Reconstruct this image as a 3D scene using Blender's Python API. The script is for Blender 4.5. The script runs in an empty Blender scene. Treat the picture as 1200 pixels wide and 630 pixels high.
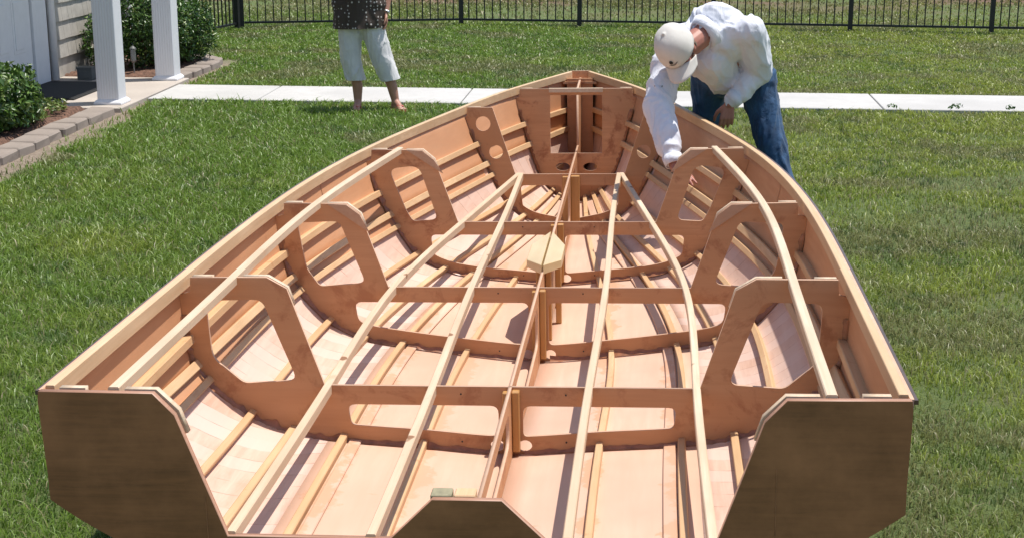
import bpy, bmesh, math, random
import numpy as np
from mathutils import Vector, Matrix, noise
R = math.radians
random.seed(7); rng = np.random.default_rng(7)
sc = bpy.context.scene; COL = sc.collection

# ------------------------------------------------------------------ helpers
def link(o, parent=None):
    COL.objects.link(o)
    if parent: o.parent = parent
    return o
def tag(o, label=None, cat=None, group=None, kind=None):
    if label: o['label'] = label
    if cat: o['category'] = cat
    if group: o['group'] = group
    if kind: o['kind'] = kind
    return o
def empty(name, mat=None, loc=None):
    o = bpy.data.objects.new(name, None); o.empty_display_size = .2; link(o)
    if mat is not None: o.matrix_world = mat
    if loc is not None: o.location = loc
    return o
def mesh_obj(name, verts, faces, mats, parent=None, smooth=False, midx=None):
    me = bpy.data.meshes.new(name); me.from_pydata([tuple(v) for v in verts], [], faces)
    for m in (mats if isinstance(mats, (list, tuple)) else [mats]): me.materials.append(m)
    if midx is not None:
        for p, i in zip(me.polygons, midx): p.material_index = i
    if smooth:
        for p in me.polygons: p.use_smooth = True
    bm = bmesh.new(); bm.from_mesh(me); bmesh.ops.recalc_face_normals(bm, faces=bm.faces); bm.to_mesh(me); bm.free()
    return link(bpy.data.objects.new(name, me), parent)
class MB:
    def __init__(s): s.v = []; s.f = []; s.m = []
    def add(s, vs, fs, m=0):
        n = len(s.v); s.v += [Vector(v) for v in vs]; s.f += [tuple(i+n for i in f) for f in fs]; s.m += [m]*len(fs)
    def box(s, x0, x1, y0, y1, z0, z1, m=0, M=None):
        vs = [Vector((x, y, z)) for z in (z0, z1) for y in (y0, y1) for x in (x0, x1)]
        if M is not None: vs = [M @ v for v in vs]
        s.add(vs, [(0, 2, 3, 1), (4, 5, 7, 6), (0, 1, 5, 4), (2, 6, 7, 3), (0, 4, 6, 2), (1, 3, 7, 5)], m)
    def tube(s, pts, rs, n=10, m=0, caps=True):
        pts = [Vector(p) for p in pts]; rs = rs if isinstance(rs, (list, tuple)) else [rs]*len(pts)
        vs = []; up = None
        for i, p in enumerate(pts):
            d = (pts[min(i+1, len(pts)-1)] - pts[max(i-1, 0)]).normalized()
            if up is None: up = Vector((0, 0, 1)) if abs(d.z) < .9 else Vector((1, 0, 0))
            a = d.cross(up).normalized(); b = a.cross(d).normalized(); up = b
            for k in range(n):
                t = 2*math.pi*k/n; vs.append(p + (a*math.cos(t) + b*math.sin(t))*rs[i])
        fs = []
        for i in range(len(pts)-1):
            for k in range(n):
                q = (k+1) % n; fs.append((i*n+k, i*n+q, (i+1)*n+q, (i+1)*n+k))
        if caps: fs += [tuple(range(n))[::-1], tuple((len(pts)-1)*n+k for k in range(n))]
        s.add(vs, fs, m)
    def build(s, name, mats, parent=None, smooth=False, bevel=0):
        o = mesh_obj(name, s.v, s.f, mats, parent, smooth, s.m)
        if bevel:
            bm = bmesh.new(); bm.from_mesh(o.data)
            es = [e for e in bm.edges if len(e.link_faces) == 2 and e.calc_face_angle(0) > .5]
            bmesh.ops.bevel(bm, geom=es, offset=bevel, segments=1, affect='EDGES', clamp_overlap=True); bm.to_mesh(o.data); bm.free()
        return o

# ------------------------------------------------------------------ materials
def nmat(name):
    m = bpy.data.materials.new(name); m.use_nodes = True; nt = m.node_tree
    return m, nt, nt.nodes, nt.links, nt.nodes['Principled BSDF']
def mixc(N, L, fac, a, b, blend='MIX'):
    n = N.new('ShaderNodeMix'); n.data_type = 'RGBA'; n.blend_type = blend
    for idx, v in ((0, fac), (6, a), (7, b)):
        if hasattr(v, 'links'): L.new(v, n.inputs[idx])
        else: n.inputs[idx].default_value = v if idx == 0 else (*v, 1)
    return n.outputs[2]
def noi(N, L, vec, scale, detail=4, rough=.55, mapscale=None, rot=None, dist=0):
    if mapscale or rot:
        mp = N.new('ShaderNodeMapping'); L.new(vec, mp.inputs[0]); vec = mp.outputs[0]
        if mapscale: mp.inputs['Scale'].default_value = mapscale
        if rot: mp.inputs['Rotation'].default_value = rot
    n = N.new('ShaderNodeTexNoise'); L.new(vec, n.inputs['Vector']); n.inputs['Scale'].default_value = scale
    n.inputs['Detail'].default_value = detail; n.inputs['Roughness'].default_value = rough; n.inputs['Distortion'].default_value = dist
    return n.outputs[0]
def ramp(N, L, fac, a, b):
    n = N.new('ShaderNodeMapRange'); L.new(fac, n.inputs[0]); n.inputs[1].default_value = a; n.inputs[2].default_value = b
    n.clamp = True; return n.outputs[0]
def bump(N, L, B, h, strength, dist=.005):
    n = N.new('ShaderNodeBump'); L.new(h, n.inputs['Height']); n.inputs['Strength'].default_value = strength; n.inputs['Distance'].default_value = dist
    L.new(n.outputs[0], B.inputs['Normal'])
def wood(name, c1, c2, gscale, rough=.6, stain=None, stainth=(.62, .7), stsc=5, rot=None, gr=(.35, .65), spots=False, coat=0, smear=None):
    m, nt, N, L, B = nmat(name); tc = N.new('ShaderNodeTexCoord').outputs['Object']
    g = noi(N, L, tc, 1, 6, .6, gscale, rot, .3)
    g2 = noi(N, L, tc, 2.3, 3, .5)
    c = mixc(N, L, ramp(N, L, g, *gr), c1, c2)
    c = mixc(N, L, ramp(N, L, g2, .3, .75), c, tuple(x*.86 for x in c2))
    if stain:
        s = noi(N, L, tc, stsc, 8, .68, None, None, .4)
        f = ramp(N, L, s, *stainth); mu = N.new('ShaderNodeMath'); mu.operation = 'MULTIPLY'; L.new(f, mu.inputs[0]); mu.inputs[1].default_value = .8
        c = mixc(N, L, mu.outputs[0], c, stain)
    if smear:                           # epoxy smeared along both sides of the bottom stringers
        sp = N.new('ShaderNodeSeparateXYZ'); L.new(tc, sp.inputs[0]); ab = N.new('ShaderNodeMath'); ab.operation = 'ABSOLUTE'; L.new(sp.outputs[0], ab.inputs[0])
        for q in smear:
            d1 = N.new('ShaderNodeMath'); d1.operation = 'SUBTRACT'; L.new(ab.outputs[0], d1.inputs[0]); d1.inputs[1].default_value = q
            d2 = N.new('ShaderNodeMath'); d2.operation = 'ABSOLUTE'; L.new(d1.outputs[0], d2.inputs[0])
            n5 = noi(N, L, tc, 6, 7, .7); d3 = N.new('ShaderNodeMath'); d3.operation = 'MULTIPLY_ADD'; L.new(n5, d3.inputs[0]); d3.inputs[1].default_value = -.30; L.new(d2.outputs[0], d3.inputs[2])
            f2 = ramp(N, L, d3.outputs[0], -.125, -.140); m2 = N.new('ShaderNodeMath'); m2.operation = 'MULTIPLY'; L.new(f2, m2.inputs[0]); m2.inputs[1].default_value = .55
            c = mixc(N, L, m2.outputs[0], c, (.56, .26, .12))
    oi = N.new('ShaderNodeObjectInfo'); ov = N.new('ShaderNodeMapRange'); L.new(oi.outputs['Random'], ov.inputs[0]); ov.inputs[3].default_value = 0; ov.inputs[4].default_value = .5
    c = mixc(N, L, ov.outputs[0], c, tuple(x*y for x, y in zip(c2, (.92, .84, .78))))
    if spots:
        v = noi(N, L, tc, 9, 1, .4); c = mixc(N, L, ramp(N, L, v, .755, .775), c, (.26, .13, .06))
    L.new(c, B.inputs['Base Color']); B.inputs['Roughness'].default_value = rough
    if coat: B.inputs['Coat Weight'].default_value = coat; B.inputs['Coat Roughness'].default_value = .15
    bump(N, L, B, g, .25, .002)
    return m
def flat(name, c, rough=.6, var=.12, sc_=20, bmp=.1, metal=0, bd=.003, detail=4):
    m, nt, N, L, B = nmat(name); tc = N.new('ShaderNodeTexCoord').outputs['Object']
    g = noi(N, L, tc, sc_, detail, .6)
    cc = mixc(N, L, ramp(N, L, g, .3, .7), tuple(x*(1-var) for x in c), tuple(min(1, x*(1+var)) for x in c))
    L.new(cc, B.inputs['Base Color']); B.inputs['Roughness'].default_value = rough; B.inputs['Metallic'].default_value = metal
    if bmp: bump(N, L, B, g, bmp, bd)
    return m
PLYC1, PLYC2 = (.66, .365, .190), (.55, .285, .138)
M_frame = wood('frame_plywood', PLYC1, PLYC2, (3, 60, 45), .55, stain=(.30, .105, .045), stainth=(.54, .63), stsc=5.5)
M_side = wood('side_plywood', (.66, .375, .205), (.56, .29, .148), (40, 2.5, 40), .6, stain=(.38, .15, .07), stainth=(.64, .73), stsc=3.3)
M_bottom = wood('bottom_plywood', (.72, .50, .375), (.64, .42, .30), (25, 2.2, 25), .6, stain=(.50, .24, .12), stainth=(.66, .72), stsc=4.1, smear=(.285, .55))
M_pine = wood('pine', (.73, .51, .30), (.60, .385, .20), (70, 2.5, 70), .55, stain=(.48, .23, .10), stainth=(.60, .70), stsc=7)
M_batten = wood('pale_pine', (.74, .61, .455), (.62, .465, .31), (80, 2.5, 80), .6, stain=(.50, .32, .18), stainth=(.62, .72), stsc=6, spots=True)
M_clamp = wood('clamp_pine', (.72, .54, .34), (.60, .41, .23), (60, 2.2, 60), .55, stain=(.42, .22, .11), stainth=(.64, .72), stsc=9)
M_edge = wood('plywood_edge', (.70, .50, .36), (.60, .38, .25), (20, 20, 90), .6)
M_tedge = wood('stained_edge', (.50, .29, .19), (.40, .21, .13), (20, 20, 90), .5)
M_gold = wood('golden_cleat', (.60, .34, .12), (.50, .26, .08), (60, 60, 3), .4, coat=.3)
M_epoxy = flat('epoxy_fillet', (.32, .135, .065), .3, .3, 30, .3)
M_lightgus = wood('gusset_ply', (.60, .40, .26), (.52, .31, .19), (50, 6, 60), .6)
M_white_glue = wood('glazed_block', (.76, .60, .34), (.68, .5, .25), (25, 3, 25), .3, coat=.25)
M_grayblock = flat('treated_block', (.28, .25, .15), .7, .25, 30)
# diagonal strip planking of the bilge
def bilge_mat():
    m, nt, N, L, B = nmat('bilge_planking'); tc = N.new('ShaderNodeTexCoord').outputs['Object']
    g = noi(N, L, tc, 1, 6, .62, (30, 3, 30), None, .5)
    g2 = noi(N, L, tc, 3.2, 5, .6)
    c = mixc(N, L, ramp(N, L, g, .35, .65), (.68, .465, .35), (.52, .305, .205))
    c = mixc(N, L, ramp(N, L, g2, .35, .75), c, (.64, .44, .34))
    sep = N.new('ShaderNodeSeparateXYZ'); L.new(tc, sep.inputs[0])
    ax = N.new('ShaderNodeMath'); ax.operation = 'ABSOLUTE'; L.new(sep.outputs[0], ax.inputs[0])
    ma = N.new('ShaderNodeMath'); ma.operation = 'MULTIPLY_ADD'; L.new(ax.outputs[0], ma.inputs[0]); ma.inputs[1].default_value = .55; L.new(sep.outputs[1], ma.inputs[2])
    sc2 = N.new('ShaderNodeMath'); sc2.operation = 'MULTIPLY'; L.new(ma.outputs[0], sc2.inputs[0]); sc2.inputs[1].default_value = 9.5
    jit = N.new('ShaderNodeMath'); jit.operation = 'MULTIPLY_ADD'; L.new(g2, jit.inputs[0]); jit.inputs[1].default_value = .25; L.new(sc2.outputs[0], jit.inputs[2])
    fr = N.new('ShaderNodeMath'); fr.operation = 'FRACT'; L.new(jit.outputs[0], fr.inputs[0])
    fl = N.new('ShaderNodeMath'); fl.operation = 'FLOOR'; L.new(jit.outputs[0], fl.inputs[0])
    wn = N.new('ShaderNodeTexWhiteNoise'); wn.noise_dimensions = '1D'; L.new(fl.outputs[0], wn.inputs['W'])
    c = mixc(N, L, wn.outputs[0], c, (.68, .50, .415))
    line = ramp(N, L, fr.outputs[0], .05, .015)
    brk = noi(N, L, tc, 14, 3, .5)
    mm = N.new('ShaderNodeMath'); mm.operation = 'MULTIPLY'; L.new(line, mm.inputs[0]); L.new(ramp(N, L, brk, .42, .6), mm.inputs[1])
    c = mixc(N, L, mm.outputs[0], c, (.36, .18, .12))
    L.new(c, B.inputs['Base Color']); B.inputs['Roughness'].default_value = .6; bump(N, L, B, g, .3, .003)
    return m
M_bilge = bilge_mat()
def transom_mat():
    m, nt, N, L, B = nmat('stained_epoxied_plywood'); tc = N.new('ShaderNodeTexCoord').outputs['Object']
    g = noi(N, L, tc, 1, 8, .72, (3.5, 20, 60), None, .5); g2 = noi(N, L, tc, 3.5, 6, .65)
    c = mixc(N, L, ramp(N, L, g, .3, .7), (.30, .118, .045), (.17, .066, .026))
    c = mixc(N, L, ramp(N, L, g2, .4, .72), c, (.40, .165, .066))
    L.new(c, B.inputs['Base Color']); B.inputs['Roughness'].default_value = .38
    rr = N.new('ShaderNodeMapRange'); L.new(g2, rr.inputs[0]); rr.inputs[3].default_value = .35; rr.inputs[4].default_value = .65; L.new(rr.outputs[0], B.inputs['Roughness'])
    bump(N, L, B, g2, .12, .004); return m
M_transom = transom_mat()
M_outer = flat('outer_hull_epoxy', (.10, .062, .045), .3, .3, 8, .05)
M_white = flat('white_vinyl', (.78, .78, .80), .4, .03, 10, .02)
M_post = None
def fluted():
    m, nt, N, L, B = nmat('white_fluted_vinyl'); tc = N.new('ShaderNodeTexCoord').outputs['Object']
    sep = N.new('ShaderNodeSeparateXYZ'); L.new(tc, sep.inputs[0])
    ad = N.new('ShaderNodeMath'); L.new(sep.outputs[0], ad.inputs[0]); L.new(sep.outputs[1], ad.inputs[1])
    mu = N.new('ShaderNodeMath'); mu.operation = 'MULTIPLY'; L.new(ad.outputs[0], mu.inputs[0]); mu.inputs[1].default_value = 2*math.pi/.026
    si = N.new('ShaderNodeMath'); si.operation = 'SINE'; L.new(mu.outputs[0], si.inputs[0])
    B.inputs['Base Color'].default_value = (.76, .76, .79, 1); B.inputs['Roughness'].default_value = .42
    bump(N, L, B, si.outputs[0], .35, .003); return m
M_post = fluted()
def concrete(name, c, sc_=6):
    m, nt, N, L, B = nmat(name); tc = N.new('ShaderNodeTexCoord').outputs['Object']
    a = noi(N, L, tc, sc_, 8, .65); b = noi(N, L, tc, 90, 3, .6); d = noi(N, L, tc, 1.3, 3, .5)
    cc = mixc(N, L, ramp(N, L, a, .3, .75), tuple(x*1.05 for x in c), tuple(x*.86 for x in c))
    cc = mixc(N, L, ramp(N, L, b, .55, .75), cc, tuple(x*.8 for x in c)); cc = mixc(N, L, ramp(N, L, d, .42, .7), cc, tuple(x*.84 for x in c))
    L.new(cc, B.inputs['Base Color']); B.inputs['Roughness'].default_value = .9; bump(N, L, B, b, .3, .004); return m
M_conc = concrete('pale_concrete', (.52, .505, .475)); M_porch = concrete('porch_concrete', (.48, .42, .36), 3); M_paver = concrete('paver_stone', (.29, .24, .20), 14)
M_shingle = flat('shingle', (.44, .41, .36), .85, .14, 9, .3)
M_dark = flat('black_metal', (.012, .013, .015), .45, .2, 30, 0)
M_mulch = flat('mulch', (.15, .080, .052), .95, .6, 28, 1, bd=.03, detail=8)
M_greybox = flat('grey_plastic', (.10, .105, .10), .5, .1, 12, .05)
M_metalgrey = flat('pewter_metal', (.25, .26, .26), .4, .1, 12, .05, .6)
M_roof = flat('asphalt_shingle', (.12, .11, .10), .9, .3, 30, .4)
def fabric(name, c1, c2, rough=.85, sc_=18, fine=600, stretch=None, wr=.45):
    m, nt, N, L, B = nmat(name); tc = N.new('ShaderNodeTexCoord').outputs['Object']
    g = noi(N, L, tc, sc_, 5, .6, stretch); f = noi(N, L, tc, fine, 2, .5)
    c = mixc(N, L, ramp(N, L, g, .35, .7), c1, c2); L.new(c, B.inputs['Base Color']); B.inputs['Roughness'].default_value = rough
    B.inputs['Sheen Weight'].default_value = .15
    q = noi(N, L, tc, sc_*.8, 4, .6, (1, 1, .55), (.4, .3, .2), 1.2); s1 = N.new('ShaderNodeMath'); s1.operation = 'SUBTRACT'; L.new(q, s1.inputs[0]); s1.inputs[1].default_value = .5
    s2 = N.new('ShaderNodeMath'); s2.operation = 'ABSOLUTE'; L.new(s1.outputs[0], s2.inputs[0]); s3 = N.new('ShaderNodeMath'); s3.operation = 'POWER'; L.new(s2.outputs[0], s3.inputs[0]); s3.inputs[1].default_value = .6
    bump(N, L, B, s3.outputs[0], wr, .015); return m
M_shirt = fabric('white_cotton', (.74, .75, .80), (.66, .67, .73), .8, 9)
M_cap = fabric('cream_cap_cloth', (.66, .625, .57), (.60, .565, .51), .85, 9, wr=.12)
M_jeans = fabric('blue_denim', (.030, .095, .205), (.012, .040, .098), .85, 12)
M_capri = fabric('pale_capri_cloth', (.67, .655, .65), (.58, .57, .57), .85, 10)
def dots():
    m, nt, N, L, B = nmat('dotted_blouse'); tc = N.new('ShaderNodeTexCoord').outputs['Object']
    v = N.new('ShaderNodeTexVoronoi'); v.inputs['Scale'].default_value = 30; v.inputs['Randomness'].default_value = .45; L.new(tc, v.inputs['Vector'])
    c = mixc(N, L, ramp(N, L, v.outputs[0], .30, .20), (.055, .038, .028), (.58, .53, .48)); L.new(c, B.inputs['Base Color']); B.inputs['Roughness'].default_value = .8
    g = noi(N, L, tc, 12, 3); bump(N, L, B, g, .5, .01); return m
M_blouse = dots()
def skin(name, c, c2):
    m, nt, N, L, B = nmat(name); tc = N.new('ShaderNodeTexCoord').outputs['Object']
    g = noi(N, L, tc, 14, 5); c = mixc(N, L, ramp(N, L, g, .35, .7), c, c2); L.new(c, B.inputs['Base Color'])
    B.inputs['Roughness'].default_value = .5; B.inputs['Subsurface Weight'].default_value = .08; B.inputs['Subsurface Radius'].default_value = (.02, .008, .004)
    bump(N, L, B, noi(N, L, tc, 160, 3), .15, .002); return m
M_skin = skin('sunned_skin', (.44, .19, .135), (.36, .13, .09)); M_skinw = skin('tanned_skin', (.45, .235, .165), (.37, .18, .12))
M_hair = fabric('sandy_hair', (.20, .12, .07), (.12, .07, .04), .7, 60); M_hairw = fabric('brown_hair', (.10, .06, .04), (.06, .035, .02), .7, 60)
M_beard = fabric('ginger_beard', (.26, .13, .07), (.18, .085, .05), .8, 80)
M_eye = flat('eye', (.6, .58, .55), .2, .02, 5, 0); M_silver = flat('steel', (.6, .6, .6), .3, .05, 5, 0, 1)
M_pinkflop = flat('coral_rubber', (.55, .13, .10), .5, .1, 10, 0)
def attrmat(name, rough=.6, trans=0):
    m, nt, N, L, B = nmat(name); a = N.new('ShaderNodeAttribute'); a.attribute_name = 'col'
    L.new(a.outputs['Color'], B.inputs['Base Color']); B.inputs['Roughness'].default_value = rough
    if trans:
        t = N.new('ShaderNodeBsdfTranslucent'); L.new(a.outputs['Color'], t.inputs[0]); mx = N.new('ShaderNodeMixShader'); mx.inputs[0].default_value = trans
        L.new(B.outputs[0], mx.inputs[1]); L.new(t.outputs[0], mx.inputs[2]); L.new(mx.outputs[0], N['Material Output'].inputs[0])
    return m
M_blade = attrmat('grass_blade', .42, .35); M_leaf = attrmat('leaf', .35, .2)

# ------------------------------------------------------------------ frames of reference
YAW = .0905258
E_ = Vector((math.cos(YAW), -math.sin(YAW), 0)); A_ = Vector((math.sin(YAW), math.cos(YAW), 0))
ORG = Vector((.00313, 4.91579, 0)); HE = .02
Rb = Vector((.99570616, -.09038417, .01999867)); Ub = Vector((-.01991678, .00180792, .99980001))
BM = Matrix(((Rb.x, A_.x, Ub.x, ORG.x), (Rb.y, A_.y, Ub.y, ORG.y), (Rb.z, A_.z, Ub.z, ORG.z), (0, 0, 0, 1)))
GM = Matrix(((E_.x, A_.x, 0, ORG.x), (E_.y, A_.y, 0, ORG.y), (0, 0, 1, 0), (0, 0, 0, 1)))   # house/lawn axes: x across, y away
def W(b, s, z=0): return GM @ Vector((b, s, z))

# ================================================================== BOAT
boat = empty('wooden_boat', BM)
tag(boat, 'unfinished open plywood boat hull with bare frames and dark stained transom on the lawn', 'boat')
ST = [-1.205, 0, 1.289, 2.534, 3.786, 4.567, 5.195]
SEC = [
 [(1.130, .845), (1.122, .62), (1.122, .545), (1.03, .480), (.90, .405), (.76, .330), (.58, .275), (.30, .243), (0, .215)],
 [(1.137, .830), (1.122, .612), (1.100, .515), (1.040, .440), (.91, .335), (.765, .275), (.585, .248), (.305, .229), (0, .208)],
 [(1.122, .815), (1.095, .594), (1.062, .485), (1.015, .410), (.905, .292), (.75, .215), (.587, .185), (.31, .150), (0, .124)],
 [(.970, .822), (.905, .595), (.850, .485), (.800, .400), (.71, .278), (.57, .198), (.43, .165), (.21, .142), (0, .126)],
 [(.625, .845), (.545, .623), (.490, .510), (.448, .420), (.37, .280), (.275, .195), (.20, .155), (.10, .132), (0, .116)],
 [(.395, .845), (.335, .615), (.302, .490), (.275, .40), (.22, .265), (.158, .190), (.11, .158), (.055, .138), (0, .124)],
 [(.055, .870), (.052, .63), (.048, .51), (.044, .43), (.034, .31), (.026, .25), (.018, .215), (.009, .195), (0, .185)]]
SEC = np.array(SEC)
def nspline(x, y):                      # natural cubic spline second derivatives
    n = len(x); a = np.zeros((n, n)); r = np.zeros(n); a[0, 0] = a[-1, -1] = 1
    for i in range(1, n-1):
        h0, h1 = x[i]-x[i-1], x[i+1]-x[i]
        a[i, i-1] = h0; a[i, i] = 2*(h0+h1); a[i, i+1] = h1; r[i] = 6*((y[i+1]-y[i])/h1 - (y[i]-y[i-1])/h0)
    return np.linalg.solve(a, r)
def seval(x, y, m, t):
    i = min(max(int(np.searchsorted(x, t))-1, 0), len(x)-2); h = x[i+1]-x[i]; A = (x[i+1]-t)/h; B = (t-x[i])/h
    return A*y[i] + B*y[i+1] + ((A**3-A)*m[i] + (B**3-B)*m[i+1])*h*h/6
SM = [[nspline(ST, SEC[:, j, c]) for c in (0, 1)] for j in range(9)]
def knots(s): return [(float(seval(ST, SEC[:, j, 0], SM[j][0], s)), float(seval(ST, SEC[:, j, 1], SM[j][1], s))) for j in range(9)]
def hull(s, t, K=None):                 # t 0..8 from sheer to keel -> (b, z)
    K = K or knots(s); i = min(int(t), 7); f = t-i
    if i <= 1: return (K[i][0]*(1-f)+K[i+1][0]*f, K[i][1]*(1-f)+K[i+1][1]*f)
    p0, p1, p2, p3 = K[max(i-1, 2)], K[i], K[i+1], K[i+2] if i+2 <= 8 else (-K[7][0], K[7][1])
    out = []
    for c in (0, 1):
        out.append(.5*((2*p1[c]) + (-p0[c]+p2[c])*f + (2*p0[c]-5*p1[c]+4*p2[c]-p3[c])*f*f + (-p0[c]+3*p1[c]-3*p2[c]+p3[c])*f**3))
    return tuple(out)
def contour(s, t0=0, t1=8, n=40, inset=0):
    K = knots(s); P = [hull(s, t0+(t1-t0)*i/n, K) for i in range(n+1)]
    return P
def zhull(s, b):
    P = contour(s, 2, 8, 60)
    for (b0, z0), (b1, z1) in zip(P, P[1:]):
        if b1 <= b <= b0: return z1 + (z0-z1)*(b-b1)/max(b0-b1, 1e-6)
    return P[-1][1]
TH = .010
def shell(name, t0, t1, sgn, mats, s0=-1.205, s1=5.195, nt=14, ns=56):
    vi, vo = [], []
    for i in range(ns+1):
        s = s0+(s1-s0)*i/ns; K = knots(s); P = [hull(s, t0+(t1-t0)*k/nt, K) for k in range(nt+1)]
        for k, (b, z) in enumerate(P):
            a = P[max(k-1, 0)]; c = P[min(k+1, nt)]; d = Vector((c[0]-a[0], c[1]-a[1])); d.normalize() if d.length > 0 else None
            n = Vector((-d.y, d.x))
            if n.x < 0 and n.y > 0: n = -n
            if n.y > .2 : n = -n
            vi.append((b*sgn, s, z)); vo.append(((b+n.x*TH)*sgn, s, z+n.y*TH))
    m = nt+1; N_ = len(vi); f = []; mi = []
    for i in range(ns):
        for k in range(nt):
            q = (i*m+k, i*m+k+1, (i+1)*m+k+1, (i+1)*m+k); f.append(q); mi.append(0); f.append(tuple(x+N_ for x in q[::-1])); mi.append(1)
        for k in (0, nt):
            f.append((i*m+k, (i+1)*m+k, (i+1)*m+k+N_, i*m+k+N_)); mi.append(2)
    for i in (0, ns):
        for k in range(nt): f.append((i*m+k, i*m+k+1, i*m+k+1+N_, i*m+k+N_)); mi.append(1)
    o = mesh_obj(name, vi+vo, f, mats, boat, False, mi)
    for p in o.data.polygons:
        if p.material_index < 2: p.use_smooth = True
    return o
for sg in (1, -1):
    shell('side_panel', 0, 2.0, sg, [M_side, M_outer, M_edge], nt=6)
    shell('bilge_panel', 2.0, 5.75, sg, [M_bilge, M_outer, M_edge])
    shell('bottom_panel', 5.75, 8, sg, [M_bottom, M_outer, M_edge], nt=8)

def rnd(poly, r, n=5):                  # round the corners of a closed polygon
    out = []; m = len(poly)
    for i in range(m):
        rr = r[i] if isinstance(r, (list, tuple)) else r
        p = Vector(poly[i]); a = Vector(poly[i-1]); b = Vector(poly[(i+1) % m])
        if rr <= 0: out.append(tuple(p)); continue
        da = (a-p); db = (b-p); k = min(rr, da.length*.45, db.length*.45); da.normalize(); db.normalize()
        p0 = p+da*k; p1 = p+db*k
        for j in range(n+1):
            t = j/n; q = p0*(1-t)**2 + p*2*t*(1-t) + p1*t*t; out.append(tuple(q))
    return out
def circ(cx, cy, r, ry=None, n=20): return [(cx+r*math.cos(2*math.pi*k/n), cy+(ry or r)*math.sin(2*math.pi*k/n)) for k in range(n)]
def plate(name, outline, holes, s, th, mats, parent, plane='bz', lean=0, face_mats=True, xoff=0):
    """flat board cut to an outline with holes, th thick; plane 'bz' stands across the boat at s, 'sz' runs fore and aft at b = s"""
    cu = bpy.data.curves.new(name, 'CURVE'); cu.dimensions = '2D'; cu.fill_mode = 'BOTH'; cu.extrude = th/2
    for L_ in [outline]+holes:
        sp = cu.splines.new('POLY'); sp.points.add(len(L_)-1); sp.use_cyclic_u = True
        for i, (x, y) in enumerate(L_): sp.points[i].co = (x, y, 0, 1)
    ob = bpy.data.objects.new('tmp', cu); COL.objects.link(ob)
    dg = bpy.context.evaluated_depsgraph_get(); me = bpy.data.meshes.new_from_object(ob.evaluated_get(dg)); bpy.data.objects.remove(ob)
    for v in me.vertices:
        x, y, z = v.co
        v.co = (x+xoff, s+z, y) if plane == 'bz' else (s+z, x, y)
    me.materials.clear()
    for m in mats: me.materials.append(m)
    bm = bmesh.new(); bm.from_mesh(me); bmesh.ops.remove_doubles(bm, verts=bm.verts, dist=1e-5); bmesh.ops.recalc_face_normals(bm, faces=bm.faces)
    ax = 1 if plane == 'bz' else 0
    for f in bm.faces:
        n = f.normal[ax]; f.material_index = 0 if abs(n) > .5 else 1
        if len(mats) > 2 and n > .5: f.material_index = 2
    bm.to_mesh(me); bm.free(); me.name = name
    return link(bpy.data.objects.new(name, me), parent)
def mirror(P): return [(-x, y) for x, y in P[::-1]]
FT = .012
def low_open(s, bx, top, gap=.068, b0=.042):
    P = [(b0, top), (bx, top)]
    n = 14
    P += [(b, zhull(s, b)+gap) for b in [bx-.012 - (bx-.012-b0)*i/n for i in range(n+1)]]
    return rnd(P, [.028, .03, .03]+[0]*(n-1)+[.025], 4)
def frame(s, corner, inner, windows, opening, extra_holes=()):
    """a plywood ring frame: hull contour outside, cut down to sole height in the middle"""
    hc = [p for p in contour(s, 0, 8, 60) if p[1] < corner[1]-.052]
    hc = [(b-.0005, z) for b, z in hc]
    out = list(inner) + [corner, (corner[0]+.004, corner[1]-.05)] + hc
    full = out + mirror(out)[1:]
    dd = []
    for p in full:
        if not dd or (Vector(p)-Vector(dd[-1])).length > .003: dd.append(p)
    holes = []
    for w in windows: holes += [w, mirror(w)]
    holes += [opening, mirror(opening)] if opening else []
    zk = zhull(s, .05)
    for sg in (1, -1): holes.append(circ(.048*sg, zk+.030, .024, .021, 14))
    for h in extra_holes: holes += [h, mirror(h)]
    o = plate('frame', dd, holes, s, FT, [M_frame, M_edge], boat)
    return o
def fillet(s, parent, t0=.6, t1=7.85):
    """beads of brown epoxy where the frame meets the planking, aft side"""
    mb = MB(); K = knots(s); n = 150
    for sg in (1, -1):
        vs = []
        for i in range(n+1):
            t = t0+(t1-t0)*i/n; b, z = hull(s, t, K); b2, z2 = hull(s, t+.02, K); d = Vector((b2-b, z2-z)).normalized(); nn = Vector((-d.y, d.x))
            if nn.y < 0 and t > 2: nn = -nn
            if t <= 2 and nn.x > 0: nn = -nn
            w = .010+.014*max(0, noise.noise(Vector((t*6, s*3+sg, 0)))+.25)+.016*max(0, noise.noise(Vector((t*2.1, s*5-sg, 7)))); p = Vector((b, z))
            q = p+nn*w; e = p+nn*.001
            vs += [(q.x*sg, s-FT/2-.0015, q.y), (e.x*sg, s-FT/2-.004-.2*w, e.y), (e.x*sg, s-FT/2-.011-.6*w, e.y)]
        mb.add(vs, [(3*i+k, 3*i+k+1, 3*i+k+4, 3*i+k+3) for i in range(n) for k in (0, 1)])
    return mb.build('epoxy_fillet', M_epoxy, parent, True)
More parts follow.
